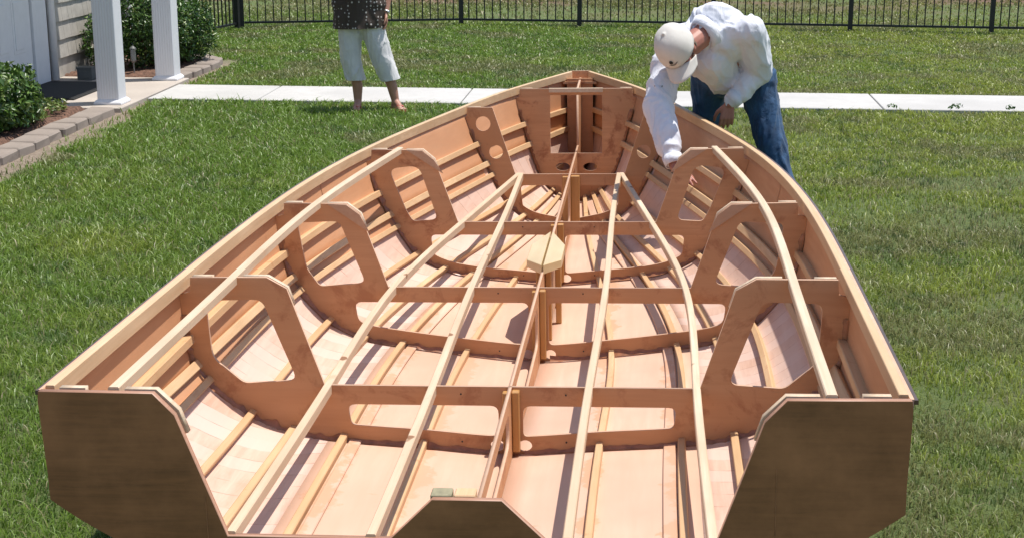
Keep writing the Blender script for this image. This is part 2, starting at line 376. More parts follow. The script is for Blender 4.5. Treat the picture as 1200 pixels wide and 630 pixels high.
def cleats(s, top, inner, parent, outer=True, width=.012):
    """strips doubled onto the forward face round the inner top corner and by the gunwale"""
    (i2, i1) = inner; d = .024
    def off(p, q, r): return (p[0]+q, p[1]+r)
    lo = (i2[0]-.022, i2[1]-.062)
    P = [(i1[0]+.085, i1[1]+.002), (i1[0]-.001, i1[1]+.002), (i2[0]-.001, i2[1]+.001), lo, off(lo, d, -.006), (i2[0]+d, i2[1]-.012), (i1[0]+.008, i1[1]-d), (i1[0]+.085, i1[1]-d)]
    for sg in (1, -1):
        plate('corner_cleat', [(x*sg, y) for x, y in P], [], s+FT/2+.0115, .022, [M_batten, M_batten], parent)
        if outer:
            c = top; Q = [(c[0]-.075, c[1]+.002), (c[0]-.004, c[1]+.002), (c[0]-.004, c[1]-.024), (c[0]-.075, c[1]-.024)]
            plate('corner_cleat', [(x*sg, y) for x, y in Q], [], s+FT/2+.0115, .022, [M_batten, M_batten], parent)
def gusset(s, P, parent):
    for sg in (1, -1): plate('gusset', [(x*sg, y) for x, y in P], [], s-FT/2-.0046, .008, [M_lightgus, M_edge], parent)

S1, S2, S3, S4, S5 = ST[1:6]
w1 = rnd([(.845, .757), (.737, .468), (.925, .456), (1.032, .547), (1.043, .752)], [.03, .035, .02, .03, .03])
f1 = frame(S1, (1.090, .833), [(.643, .452), (.757, .795), (.824, .834)], [w1], low_open(S1, .567, .384, .064))
fillet(S1, f1); cleats(S1, (1.09, .833), [(.757, .795), (.824, .834)], f1)
w2 = rnd([(.839, .737), (.737, .468), (.938, .452), (.992, .53), (1.022, .73)], [.03, .035, .02, .03, .03])
f2 = frame(S2, (1.073, .815), [(.641, .450), (.748, .767), (.806, .811)], [w2], low_open(S2, .79, .384, .072))
fillet(S2, f2); cleats(S2, (1.073, .815), [(.748, .767), (.806, .811)], f2); gusset(S2, [(.805, .809), (.885, .812), (.712, .690), (.749, .766)], f2)
w3 = rnd([(.687, .740), (.600, .462), (.728, .455), (.76, .51), (.842, .724)], [.05, .035, .02, .03, .05])
f3 = frame(S3, (.924, .821), [(.498, .451), (.608, .770), (.666, .818)], [w3], low_open(S3, .64, .384, .058))
fillet(S3, f3); cleats(S3, (.924, .821), [(.608, .770), (.666, .818)], f3); gusset(S3, [(.667, .816), (.745, .818), (.566, .700), (.609, .769)], f3)
f4 = frame(S4, (.590, .843), [(.318, .451), (.444, .842)], [], low_open(S4, .29, .384, .068, .05), [circ(.500, .748, .043), circ(.428, .582, .040)])
fillet(S4, f4)
for sg in (1, -1): plate('corner_cleat', [((.515)*sg, .845), (.585*sg, .845), (.585*sg, .82), (.515*sg, .82)], [], S4+FT/2+.0115, .022, [M_batten, M_batten], f4)
# forward bulkhead
hc = [p for p in contour(S5, 0, 8, 60) if p[1] < .79]; o5 = [(.352, .840), (.356, .79)]+hc; full5 = o5+mirror(o5)
f5 = plate('bulkhead', full5, [[(.163, .80), (.163, .432), (-.163, .432), (-.163, .80)], circ(.087, .345, .045, .026), circ(-.087, .345, .045, .026)], S5, FT, [M_frame, M_edge], boat)
fillet(S5, f5)
mb = MB(); mb.box(-.168, .168, S5-.03, S5-FT/2-.002, .820, .845); mb.build('bulkhead_header', M_batten, f5)
for sg in (1, -1): plate('corner_cleat', [(.275*sg, .843), (.345*sg, .843), (.345*sg, .82), (.275*sg, .82)], [], S5+FT/2+.0115, .022, [M_batten, M_batten], f5)
# transom
K = knots(ST[0])
tc_ = [(1.132, .847)] + [(b+.006, z-.004) for b, z in contour(ST[0], .1, 8, 50)]
half = [(.092, .559), (.208, .444), (.648, .444), (.768, .785), (.823, .8445)] + tc_
# go: centre top -> right -> keel -> left
fullT = half[:-1]+[(0, tc_[-1][1])]+mirror(half[:-1])
tr = plate('transom', fullT, [], ST[0]-.011, .022, [M_transom, M_tedge, M_side], boat)
cleats(ST[0]+.004, (1.09, .8455), [(.766, .787), (.823, .8435)], tr)
for x0 in (-.100, -.037):
    mb = MB(); mb.box(x0, x0+.056, ST[0]+.002, ST[0]+.055, .50, .563); mb.build('small_block', M_grayblock if x0 < -.05 else M_pine, tr, bevel=.003)
# vertical scarf lines let into the transom
mb = MB()
mb.box(-.7012, -.6988, ST[0]-.0232, ST[0]-.0215, .30, .56); mb.build('scarf_line', M_epoxy, tr)
mb = MB(); mb.box(.7988, .8012, ST[0]-.0232, ST[0]-.0215, .34, .66); mb.build('scarf_line', M_epoxy, tr)

def sweep(name, pts, w, h, mat, parent=None, ups=None, n=46, bevel=.003):
    """strip of timber through the points (b, s, z of its top centre line)"""
    xs = [p[1] for p in pts]; mbz = nspline(xs, [p[0] for p in pts]) if len(pts) > 2 else None; mz = nspline(xs, [p[2] for p in pts]) if len(pts) > 2 else None
    P = []
    for i in range(n+1):
        s = xs[0]+(xs[-1]-xs[0])*i/n
        if mbz is None:
            f = (s-xs[0])/(xs[-1]-xs[0]); P.append(Vector(pts[0]).lerp(Vector(pts[-1]), f))
        else: P.append(Vector((seval(xs, [p[0] for p in pts], mbz, s), s, seval(xs, [p[2] for p in pts], mz, s))))
    return sweepP(name, P, w, h, mat, parent, ups, bevel)
def sweepP(name, P, w, h, mat, parent=None, ups=None, bevel=.003):
    vs, fs = [], []; c = bevel
    prof = [(-w/2+c, 0), (w/2-c, 0), (w/2, -c), (w/2, -h), (-w/2, -h), (-w/2, -c)]
    for i, p in enumerate(P):
        d = (P[min(i+1, len(P)-1)]-P[max(i-1, 0)]).normalized(); up = Vector(ups[i]) if ups else Vector((0, 0, 1)); r = d.cross(up).normalized(); u = r.cross(d).normalized()
        vs += [p+r*x+u*y for x, y in prof]
    m = len(prof)
    for i in range(len(P)-1):
        for k in range(m): q = (k+1) % m; fs.append((i*m+k, i*m+q, (i+1)*m+q, (i+1)*m+k))
    fs += [tuple(range(m))[::-1], tuple((len(P)-1)*m+k for k in range(m))]
    return mesh_obj(name, vs, fs, mat, parent or boat)
def stringer(t, sg, s0, s1, w=.032, h=.030, name='stringer', mat=None, dt=0, wob=0, off=.0):
    P, U = [], []; n = 60
    for i in range(n+1):
        s = s0+(s1-s0)*i/n; K = knots(s); tt = t(s) if callable(t) else t
        b, z = hull(s, tt, K); b1, z1 = hull(s, max(tt-.05, 0), K); b2, z2 = hull(s, min(tt+.05, 8), K)
        d = Vector((b2-b1, z2-z1)).normalized(); nn = Vector((-d.y, d.x))
        if nn.dot(Vector((0, .55))-Vector((b, z))) < 0: nn = -nn
        p = Vector((b, z))+nn*(h+.0)
        P.append(Vector(((p.x+off)*sg, s, p.y))); U.append((nn.x*sg, 0, nn.y))
    return sweepP(name, P, w, h, mat or M_pine, boat, U)
for sg in (1, -1):
    stringer(1.0, sg, -1.19, 5.10)
    stringer(2.05, sg, -1.19, 5.08, .034, .028)
    stringer(2.80, sg, -1.19, 3.78, .028, .026)
    stringer(4.0, sg, -1.15, 4.9, .026, .028)
    stringer(5.0, sg, -1.15, 4.75, .026, .028)
    stringer(6.0, sg, -1.17, 4.62, .026, .028)
    stringer(7.0, sg, -1.17, 4.60, .024, .028)
    stringer(6.0, sg, -1.17, 4.4, .042, .006, 'butt_strap', M_bottom, off=-.042)
    stringer(2.45, sg, -1.19, 3.7, .06, .006, 'butt_strap', M_side)
    # gunwale: inner clamp flush with the edge of the side panel
    n = 70; P = []; U = []
    for i in range(n+1):
        s = -1.18+(5.16+1.18)*i/n; b, z = hull(s, 0); P.append(Vector(((b-.0125)*sg, s, z+.004))); U.append((0, 0, 1))
    sweepP('gunwale_clamp', P, .024, .046, M_clamp, boat, U, .002)
    P = []
    for i in range(n+1):
        s = -1.2+(5.19+1.2)*i/n; b, z = hull(s, 0); P.append(Vector(((b+.0165)*sg, s, z-.004)))
    sweepP('rub_strip', P, .010, .012, M_outer, boat, U, .001)
    sweep('deck_batten', [(.936*sg, -1.20, .853), (.942*sg, 0, .838), (.930*sg, 1.289, .822), (.783*sg, 2.56, .828)], .030, .028, M_batten)
    sweep('sole_batten', [(.643*sg, -1.212, .453), (.632*sg, 0, .456), (.620*sg, 1.289, .454), (.476*sg, 2.534, .456), (.300*sg, 3.80, .456)], .027, .034, M_batten)
    sweep('sole_batten', [(.262*sg, -1.212, .452), (.268*sg, 0, .455), (.285*sg, 1.289, .453), (.277*sg, 2.534, .455), (.285*sg, 3.80, .455)], .027, .034, M_batten)
    # vertical butt joint strip in the topside planking
    for sj in (1.93,):
        K = knots(sj); P = [hull(sj, t, K) for t in (.15, .5, .9)]
        mb = MB(); mb.add([((b-.0015)*sg, sj+ds, z) for b, z in P for ds in (-.003, .003)], [(0, 1, 3, 2), (2, 3, 5, 4)]); mb.build('butt_joint', M_epoxy, boat)
# keel web with lightening holes, running down the middle
top = [(-1.13, .452), (4.86, .452)]; bot = [(s, float(hull(s, 8)[1])+.001) for s in np.linspace(4.86, -1.13, 40)]
hs = []
for a, b in ((-1.0, -.12), (.12, 1.17), (1.42, 1.50), (2.30, 2.42), (2.66, 3.66), (3.9, 4.45)):
    if b-a < .2: continue
    zk = float(hull((a+b)/2, 8)[1]); hs.append(rnd([(a, .405), (b, .405), (b, zk+.065), (a, zk+.065)], .06))
web = plate('keel_web', top+bot, hs, 0, .012, [M_frame, M_edge], boat, 'sz')
plate('bow_web', [(4.74, .815), (5.17, .83), (5.17, .22), (4.74, .16)], [], 0, .014, [M_frame, M_edge], boat, 'sz')
for s, bw in ((S1, .026), (S2, .026), (S3, .03), (S4, .05)):
    zk = float(hull(s, 8)[1])
    mb = MB(); mb.box(.007, .007+bw, s-FT/2-.034, s-FT/2-.002, zk+.02, .445); mb.build('cleat', M_gold, boat, bevel=.003)
    mb = MB(); mb.box(-.007-bw*.7, -.007, s-FT/2-.028, s-FT/2-.002, zk+.02, .44); mb.build('cleat', M_gold, boat, bevel=.003)
zk = .165
for (b0, b1, s0, s1, m) in ((.008, .034, 1.60, 1.63, M_gold), (.036, .062, 1.86, 1.89, M_gold), (-.034, -.008, 1.60, 1.63, M_gold), (.008, .03, 2.12, 2.15, M_gold)):
    mb = MB(); mb.box(b0, b1, s0, s1, .12, .440); mb.build('cleat', m, boat, bevel=.003)
plate('web_doubler', [(1.64, .438), (2.10, .438), (2.10, .14), (1.64, .14)], [], .0125, .012, [M_lightgus, M_edge], boat, 'sz')
hexp = [(-.004, 2.184), (-.078, 1.935), (-.078, 1.655), (-.004, 1.535)]
for sg in (1, -1):
    mb = MB(); H_ = [(x*sg, y) for x, y in hexp]
    vs = [(x, y, .441) for x, y in H_]+[(x, y, .478) for x, y in H_]
    vs[4] = (H_[0][0], H_[0][1], .484); vs[7] = (H_[3][0], H_[3][1], .484)
    mb.add(vs, [(3, 2, 1, 0), (4, 5, 6, 7), (0, 1, 5, 4), (1, 2, 6, 5), (2, 3, 7, 6), (3, 0, 4, 7)]); mb.build('mast_step_block', M_white_glue, boat, bevel=.002)
# snub bow: little transom, stem liner and breasthook
P = [(.062, .872), (.058, .60), (.05, .42), (.03, .26), (.012, .19)]
plate('bow_transom', P+[(-.012, .19)]+mirror(P)[1:], [], 5.197, .014, [M_frame, M_edge], boat)
mb = MB(); mb.box(-.085, .085, 5.08, 5.10, .30, .835); mb.build('stem_liner', M_frame, boat)
mb = MB(); mb.add([(-.11, 5.07, .80), (.11, 5.07, .80), (.05, 5.185, .80), (-.05, 5.185, .80), (-.11, 5.07, .815), (.11, 5.07, .815), (.05, 5.185, .815), (-.05, 5.185, .815)], [(3, 2, 1, 0), (4, 5, 6, 7), (0, 1, 5, 4), (1, 2, 6, 5), (2, 3, 7, 6), (3, 0, 4, 7)])
mb.build('breasthook', M_frame, boat)
# screw heads
for s, f in ((S1, f1), (S2, f2), (S3, f3)):
    for b in (-.17, .19):
        for z in (.425, zhull(s, abs(b))+.035):
            mb = MB(); mb.tube([(b, s-FT/2-.002, z), (b, s-FT/2, z)], .0032, 8); mb.build('screw', M_dark, f)
# blocks under the keel
for i, (s, l) in enumerate(((-.75, 'short timber chock on the grass under the stern of the boat'), (3.3, 'short timber chock on the grass under the bow of the boat'))):
    zk = zhull(s, .1)-.012; mb = MB(); M4 = Matrix.Translation(W(0, s))@GM.to_3x3().to_4x4(); mb.box(-.32, .32, -.07, .07, 0, zk-.012, 0)
    o = mb.build('timber_chock', M_clamp, None, bevel=.004); o.matrix_world = M4; tag(o, l, 'block', 'timber chocks under the boat')

# ================================================================== GROUND
def ground_mat():
    m, nt, N, L, B = nmat('lawn_soil'); tc = N.new('ShaderNodeTexCoord').outputs['Object']
    a = noi(N, L, tc, 1.2, 6, .6); b = noi(N, L, tc, 35, 6, .7); d = noi(N, L, tc, .35, 4, .6)
    c = mixc(N, L, ramp(N, L, b, .35, .7), (.080, .125, .028), (.145, .175, .050))
    c = mixc(N, L, ramp(N, L, a, .55, .8), c, (.19, .16, .085))
    sep = N.new('ShaderNodeSeparateXYZ'); L.new(tc, sep.inputs[0])
    bx = N.new('ShaderNodeVectorMath'); bx.operation = 'DOT_PRODUCT'; L.new(tc, bx.inputs[0]); bx.inputs[1].default_value = (.99591, -.09040, 0)
    jb = N.new('ShaderNodeMath'); jb.operation = 'MULTIPLY_ADD'; L.new(noi(N, L, tc, 2.2, 6, .6), jb.inputs[0]); jb.inputs[1].default_value = -.7; L.new(bx.outputs['Value'], jb.inputs[2])
    yl = N.new('ShaderNodeMath'); yl.operation = 'MULTIPLY'; L.new(ramp(N, L, jb.outputs[0], -4.92, -5.08), yl.inputs[0]); L.new(ramp(N, L, sep.outputs[1], 18.5, 17.5), yl.inputs[1])
    c = mixc(N, L, yl.outputs[0], c, mixc(N, L, ramp(N, L, b, .35, .65), (.36, .29, .22), (.22, .165, .12)))
    far = ramp(N, L, sep.outputs[1], 23.0, 26.5); mu = N.new('ShaderNodeMath'); mu.operation = 'MULTIPLY'; L.new(far, mu.inputs[0]); L.new(ramp(N, L, d, .45, .58), mu.inputs[1])
    c = mixc(N, L, mu.outputs[0], c, (.17, .105, .062))
    L.new(c, B.inputs['Base Color']); B.inputs['Roughness'].default_value = .95; bump(N, L, B, b, 1, .03); return m
M_ground = ground_mat()
n = 60; xs = np.concatenate([[-400, -60], np.linspace(-14, 16, n), [60, 400]]); ys = np.concatenate([[-60], np.linspace(0, 34, n), [80, 600]])
vs = [(x, y, .012*noise.noise(Vector((x*.5, y*.5, 0))) if abs(x) < 14 and 0 < y < 34 else 0) for y in ys for x in xs]
vs = [(x, y, z-.012) for x, y, z in vs]
nx = len(xs); fs = [(j*nx+i, j*nx+i+1, (j+1)*nx+i+1, (j+1)*nx+i) for j in range(len(ys)-1) for i in range(nx-1)]
g = mesh_obj('ground', vs, fs, M_ground, None, True); tag(g, kind='structure')
# sidewalk
mb = MB(); jl = []
def walk_edge(b, far): return (10.42 if far else 9.42) + (b+4.4)*(-.008)
s_ = -4.42; x = s_; step = 1.98; joints = [-4.42]+[x for x in np.arange(-3.33, 14, 1.98)]
for a, b in zip(joints, joints[1:]):
    vs = []
    for z in (-.05, .022):
        vs += [W(a+.006, walk_edge(a, 0), z), W(b-.006, walk_edge(b, 0), z), W(b-.006, walk_edge(b, 1), z), W(a+.006, walk_edge(a, 1), z)]
    mb.add(vs, [(3, 2, 1, 0), (4, 5, 6, 7), (0, 1, 5, 4), (1, 2, 6, 5), (2, 3, 7, 6), (3, 0, 4, 7)])
o = mb.build('sidewalk', M_conc, None, bevel=.006); tag(o, kind='structure')
# porch slab, mulch beds
mb = MB(); mb.box(-5.82, -4.435, 8.72, 10.86, -.05, .03, 0, GM); o = mb.build('porch_floor', M_porch, None, bevel=.006); tag(o, kind='structure')
def bed(name, b0, b1, s0, s1):
    nb, ns = 24, 60; vs = []
    for j in range(ns+1):
        for i in range(nb+1):
            b = b0+(b1-b0)*i/nb; s = s0+(s1-s0)*j/ns; p = W(b, s); z = .045+.03*noise.noise(p*3)+.02*noise.noise(p*14)
            if i in (0, nb) or j in (0, ns): z = -.02
            vs.append((p.x, p.y, z))
    o = mesh_obj(name, vs, [(j*(nb+1)+i, j*(nb+1)+i+1, (j+1)*(nb+1)+i+1, (j+1)*(nb+1)+i) for j in range(ns) for i in range(nb)], M_mulch, None, True); tag(o, kind='structure')
bed('mulch_bed', -6.0, -4.74, 3.0, 8.73); bed('mulch_bed', -5.9, -4.72, 10.85, 12.75)

# kerb of paving stones
def stone(cb, cs, rot, L_=.30, Wd=.23, Hh=.062, which=0):
    mb = MB(); jt = lambda: random.uniform(-.012, .012)
    vs = []
    for z in (0, 1):
        for y in (-1, 1):
            for x in (-1, 1):
                k = 1 if z == 0 else .965
                vs.append(Vector((x*Wd/2*k+jt()*z, y*L_/2*k+jt()*z, -.03 if z == 0 else Hh+jt()*.5)))
    mb.add(vs, [(0, 2, 3, 1), (4, 5, 7, 6), (0, 1, 5, 4), (2, 6, 7, 3), (0, 4, 6, 2), (1, 3, 7, 5)])
    o = mb.build('paving_stone', M_paver, None, bevel=.014); o.matrix_world = Matrix.Translation(W(cb, cs))@Matrix.Rotation(-YAW+rot, 4, 'Z'); return o
kl = [(-4.56+random.uniform(-.012, .012), 3.4+.315*k, random.uniform(-.05, .05)) for k in range(17)]
names = ['first', 'second', 'third', 'fourth', 'fifth', 'sixth', 'seventh', 'eighth', 'ninth']
vis = [k for k in range(17) if kl[k][1] > 5.9]
for k, (b, s, r) in enumerate(kl):
    o = stone(b, s, r)
    if k in vis:
        q = len(vis)-1-vis.index(k); lab = 'tan paving stone edging the left flower bed, %s counting away from the near porch column' % names[q]
    else: lab = 'tan paving stone of the left flower bed edging, beyond the left border of the picture'
    tag(o, lab, 'paving stone', 'paving stones edging the left flower bed')
kr = [(-4.60, 11.0, 0), (-4.58, 11.32, .0), (-4.57, 11.64, -.03), (-4.56, 11.96, .0), (-4.60, 12.28, .15), (-4.74, 12.54, .75), (-5.0, 12.68, 1.35), (-5.3, 12.74, 1.5)]
for k, (b, s, r) in enumerate(kr):
    o = stone(b, s, r); tag(o, 'tan paving stone curving round the far flower bed, %s counting from the far porch column' % names[k], 'paving stone', 'paving stones edging the far flower bed')

# ================================================================== HOUSE
house = empty('house', GM); tag(house, 'house corner with grey shingle siding, white door and two white porch columns', 'house')
WB = -5.80; SC_ = 12.95
mb = MB(); mb.box(-12, WB-.02, 2.0, SC_-.05, 0, 2.7); mb.build('wall_core', M_shingle, house)
mb = MB(); z = .05; c = 0                                  # shingle courses, lapped
mb.box(WB-.02, WB-.004, 10.53, SC_-.1, 0, .25)
z = .24
while z < 2.6:
    y = 10.54
    while y < SC_-.08:
        wd = min(random.uniform(.10, .24), SC_-.08-y); t = random.uniform(-.002, .002); z0 = z+random.uniform(-.002, .002)
        x_ = WB+.02+t
        vs = [(WB-.02, y, z0), (x_, y, z0), (x_, y+wd-.004, z0), (WB-.02, y+wd-.004, z0), (WB-.02, y, z0+.20), (WB, y, z0+.20), (WB, y+wd-.004, z0+.20), (WB-.02, y+wd-.004, z0+.20)]
        mb.add(vs, [(3, 2, 1, 0), (4, 5, 6, 7), (0, 1, 5, 4), (1, 2, 6, 5), (2, 3, 7, 6), (3, 0, 4, 7)]); y += wd
    z += .19
mb.build('shingle_siding', M_shingle, house)
mb = MB(); mb.box(WB-.02, WB+.03, 10.07, 10.42, .02, 2.3); mb.box(WB-.02, WB+.03, 8.80, 9.08, .02, 2.3); mb.box(WB-.02, WB+.03, 8.8, 10.42, 2.3, 2.45); mb.build('door_casing', M_white, house, bevel=.004)
mb = MB(); mb.box(WB-.02, WB+.005, 9.09, 10.05, .06, 2.29)
dr = mb.build('door', M_white, house, bevel=.003)
for (a, b, z0, z1) in ((9.22, 9.50, .40, .95), (9.60, 9.88, .40, .95), (9.22, 9.50, 1.15, 2.05), (9.60, 9.88, 1.15, 2.05)):
    mb = MB(); mb.box(WB+.003, WB+.010, a, b, z0, z1); mb.box(WB+.008, WB+.018, a+.04, b-.04, z0+.04, z1-.04); mb.build('door_panel', M_white, dr, bevel=.003)
mb = MB(); mb.tube([(WB+.005, 9.17, 1.0), (WB+.06, 9.17, 1.0)], .012, 8); mb.tube([(WB+.05, 9.17, 1.0), (WB+.09, 9.17, 1.0)], .026, 10); mb.build('door_knob', M_metalgrey, dr, True)
mb = MB(); mb.tube([(WB+.05, 10.49, .04), (WB+.05, 10.49, 2.6)], .042, 14); mb.build('downspout', M_white, house, True)
mb = MB(); mb.box(WB-.05, WB+.035, SC_-.09, SC_+.035, .02, 2.68); mb.build('corner_trim', M_white, house, bevel=.004)
mb = MB(); mb.box(WB+.035, WB+.10, SC_-.20, SC_-.12, .12, 2.6); mb.build('downspout', M_white, house, bevel=.01)
mb = MB(); ridge = 4.6
mb.add([(-12.3, 1.7, 2.68), (WB+.28, 1.7, 2.68), (WB+.28, SC_+.3, 2.68), (-12.3, SC_+.3, 2.68), (-9, 1.7, ridge), (-9, SC_+.3, ridge)], [(0, 1, 2, 3), (1, 4, 5, 2)[::-1], (0, 3, 5, 4)[::-1], (0, 4, 1), (3, 2, 5)]); mb.build('roof', M_roof, house)
mb = MB(); mb.box(WB, -4.40, 8.62, 10.98, 2.62, 2.80); mb.box(WB+.02, -4.44, 8.66, 10.94, 2.60, 2.62); mb.build('porch_roof', M_white, house, bevel=.01)
for s0 in (8.92, 10.64):
    cx, cy = -4.625, s0+.105
    mb = MB(); mb.box(-4.73, -4.52, s0, s0+.21, .035, 2.6)
    pc = mb.build('porch_column', M_post, house, bevel=.008)
    mb = MB()
    for (r0, r1, z0, z1) in ((.135, .135, .031, .05), (.135, .112, .05, .075)):
        vs = [(cx+sx*r0, cy+sy*r0, z0) for sx, sy in ((-1, -1), (1, -1), (1, 1), (-1, 1))]+[(cx+sx*r1, cy+sy*r1, z1) for sx, sy in ((-1, -1), (1, -1), (1, 1), (-1, 1))]
        mb.add(vs, [(3, 2, 1, 0), (4, 5, 6, 7), (0, 1, 5, 4), (1, 2, 6, 5), (2, 3, 7, 6), (3, 0, 4, 7)])
    mb.build('column_base', M_white, pc, bevel=.003)
# things on the porch
mb = MB(); mb.box(-.36, .36, -.62, .62, 0, .012); mb.box(-.33, .33, -.59, .59, .012, .016)  # thin black sheet added over the shaded porch floor to deepen its shade
o = mb.build('shade_sheet', flat('floor_shade_black', (.022, .021, .020), .95, .3, 120, .6), None, bevel=.003); o.matrix_world = Matrix.Translation(W(-5.41, 9.78, .031))@Matrix.Rotation(-YAW, 4, 'Z'); tag(o, 'flat black sheet added to deepen the shade on the porch floor before the white door', 'shade_sheet')
mb = MB(); mb.box(-.080, .080, -.07, .07, 0, .12); mb.box(-.086, .086, -.076, .076, .12, .138); mb.box(-.055, .055, -.076, -.07, .02, .10)
o = mb.build('storage_box', M_greybox, None, bevel=.008); o.matrix_world = Matrix.Translation(W(-5.46, 10.62, .031))@Matrix.Rotation(-YAW, 4, 'Z'); tag(o, 'small dark grey lidded box on the porch floor by the shingle wall', 'box')
mb = MB(); mb.box(-.12, .12, -.06, .06, .0, .13); mb.box(-.13, .13, -.07, .07, .13, .15)
o = mb.build('planter', M_white, None, bevel=.012); o.matrix_world = Matrix.Translation(W(-5.27, 10.78, .031))@Matrix.Rotation(-YAW, 4, 'Z'); tag(o, 'low white planter box on the porch floor half hidden by the near column', 'planter')
gl = empty('garden_light', loc=W(-5.10, 11.06, .03)); tag(gl, 'short grey stake light in the mulch in front of the big shrub', 'garden light')
mb = MB(); mb.tube([(0, 0, 0), (0, 0, .14)], .008, 8); mb.build('stake', M_metalgrey, gl)
mb = MB(); mb.tube([(0, 0, .13), (0, 0, .155), (0, 0, .27)], [.018, .028, .030], 14); mb.build('lamp_body', M_metalgrey, gl)
mb = MB(); mb.tube([(0, 0, .27), (0, 0, .285), (0, 0, .31)], [.038, .036, .010], 14); mb.build('lamp_cap', M_greybox, gl)

# ================================================================== FENCES
def fence(name, P, label, first_post=True, skip=()):
    root = empty(name, loc=P[0]); tag(root, label, 'fence')
    P = [Vector(p)-Vector(P[0]) for p in P]
    def post(p, d):
        M = Matrix.Translation(p)@Matrix.Rotation(math.atan2(d.y, d.x), 4, 'Z'); mb = MB(); mb.box(-.032, .032, -.032, .032, -.05, 1.32, 0, M); mb.box(-.038, .038, -.038, .038, 1.32, 1.345, 0, M); mb.build('post', M_dark, root)
    d0 = (P[1]-P[0])
    if first_post: post(P[0], d0)
    for a, b in zip(P, P[1:]):
        d = b-a; l = d.length; M = Matrix.Translation(a)@Matrix.Rotation(math.atan2(d.y, d.x), 4, 'Z')
        mb = MB()
        for z in (.06, .98, 1.16): mb.box(.034, l-.034, -.014, .014, z, z+.030, 0, M)
        k = max(2, round(l/.114))
        for i in range(1, k):
            x = l*i/k; mb.box(x-.008, x+.008, -.008, .008, .062, 1.25, 0, M)
        mb.build('picket_panel', M_dark, root); post(b, d)
C0 = Vector((-3.84, 21.78, 0)); C1 = Vector((-.74, 22.28, 0)); d = Vector((6.60, 21.07, 0))-Vector((.97, 22.02, 0)); d.normalize()
C2 = Vector((.97, 22.02, 0))
pts = [C0, C0.lerp(C1, .5), C1, C2]+[C2+d*1.903*k for k in range(1, 9)]
fence('back_fence', pts, 'long black metal picket fence across the back of the lawn behind the sidewalk')
fence('side_fence', [C0+Vector((-.045, -.12, 0)), C0+Vector((-.40, -1.28, 0)), C0+Vector((-1.05, -2.5, 0)), W(-5.9, SC_+1.1)], 'short black metal picket fence running from the back corner toward the house, behind the shrubs', True)

# ================================================================== FOLIAGE
def leafcloud(name, center, rad, n, leaf, cols, parent, lump=.25, seed=1):
    r = np.random.default_rng(seed)
    d = r.normal(size=(n, 3)); d /= np.linalg.norm(d, axis=1)[:, None]
    rr = r.uniform(.0, 1, n)**.28
    lum = np.array([noise.noise(Vector(x)*2.6+Vector((seed, 0, 0))) for x in d])+.5*np.array([noise.noise(Vector(x)*6+Vector((0, seed, 0))) for x in d])
    rr = rr*(1+lump*lum)
    c = np.array(center)+d*rr[:, None]*np.array(rad); c = c[c[:, 2] > .05]; d = d[:len(c)] if len(c) == n else (c-np.array(center))/np.linalg.norm(c-np.array(center), axis=1)[:, None]
    n = len(c)
    nrm = d*.5+r.normal(size=(n, 3))*.55+np.array([0, 0, .5]); nrm /= np.linalg.norm(nrm, axis=1)[:, None]
    t = np.cross(nrm, r.normal(size=(n, 3))); t /= np.linalg.norm(t, axis=1)[:, None]; u = np.cross(nrm, t)
    L_ = leaf*r.uniform(.6, 1.3, n)[:, None]; wd = L_*.42
    v = np.stack([c-t*L_*.5, c+u*wd*.5+nrm*L_*.08, c+t*L_*.5-nrm*L_*.1, c-u*wd*.5+nrm*L_*.08], 1).reshape(-1, 3)
    f = np.arange(n)*4; faces = np.stack([np.stack([f, f+1, f+2], 1), np.stack([f, f+2, f+3], 1)], 1).reshape(-1)
    cb = np.array(cols)[r.choice(len(cols), n, p=[.35, .35, .22, .08])]*r.uniform(.7, 1.3, n)[:, None]
    return rawmesh(name, v, faces, np.repeat(cb, 4, 0), M_leaf, parent)
def rawmesh(name, v, tri, col, mat, parent=None):
    me = bpy.data.meshes.new(name); nv = len(v); nf = len(tri)//3
    me.vertices.add(nv); me.vertices.foreach_set('co', np.ascontiguousarray(v, dtype=np.float32).ravel())
    me.loops.add(nf*3); me.loops.foreach_set('vertex_index', np.ascontiguousarray(tri, dtype=np.int32))
    me.polygons.add(nf); me.polygons.foreach_set('loop_start', np.arange(0, nf*3, 3, dtype=np.int32)); me.polygons.foreach_set('loop_total', np.full(nf, 3, dtype=np.int32))
    me.update(); at = me.color_attributes.new('col', 'FLOAT_COLOR', 'POINT')
    c4 = np.concatenate([np.clip(col, 0, 1), np.ones((nv, 1))], 1).astype(np.float32); at.data.foreach_set('color', c4.ravel()); me.materials.append(mat)
    return link(bpy.data.objects.new(name, me), parent)
LC = [(.035, .085, .018), (.055, .12, .022), (.10, .19, .035), (.20, .28, .07)]
def shrub(b, s, rad, h, n, leaf, label, seed, cols=LC):
    root = empty('shrub', loc=W(b, s)); tag(root, label, 'shrub')
    leafcloud('foliage', (0, 0, h*.52), (rad[0], rad[1], h*.5), n, leaf, cols, root, seed=seed)
    mb = MB(); rr = random.Random(seed)
    for k in range(9):
        a = rr.uniform(0, 6.28); q = Vector((math.cos(a)*rad[0]*.55, math.sin(a)*rad[1]*.55, h*rr.uniform(.5, .75)))
        mb.tube([(0, 0, 0), q*.5+Vector((0, 0, .05)), q], [.018, .012, .005], 6)
    mb.build('stem', M_mulch, root)
shrub(-5.12, 11.75, (.52, .55), .98, 7500, .055, 'large round dark green shrub between the two porch columns', 3)
shrub(-4.86, 12.15, (.36, .42), .80, 4500, .055, 'round dark green shrub right of the far porch column by the curved edging', 5)
shrub(-5.52, 11.45, (.26, .38), .72, 2600, .05, 'small dark shrub against the shingle wall left of the near column', 9)
LC2 = [(.045, .10, .02), (.07, .14, .025), (.13, .22, .04), (.24, .32, .10)]
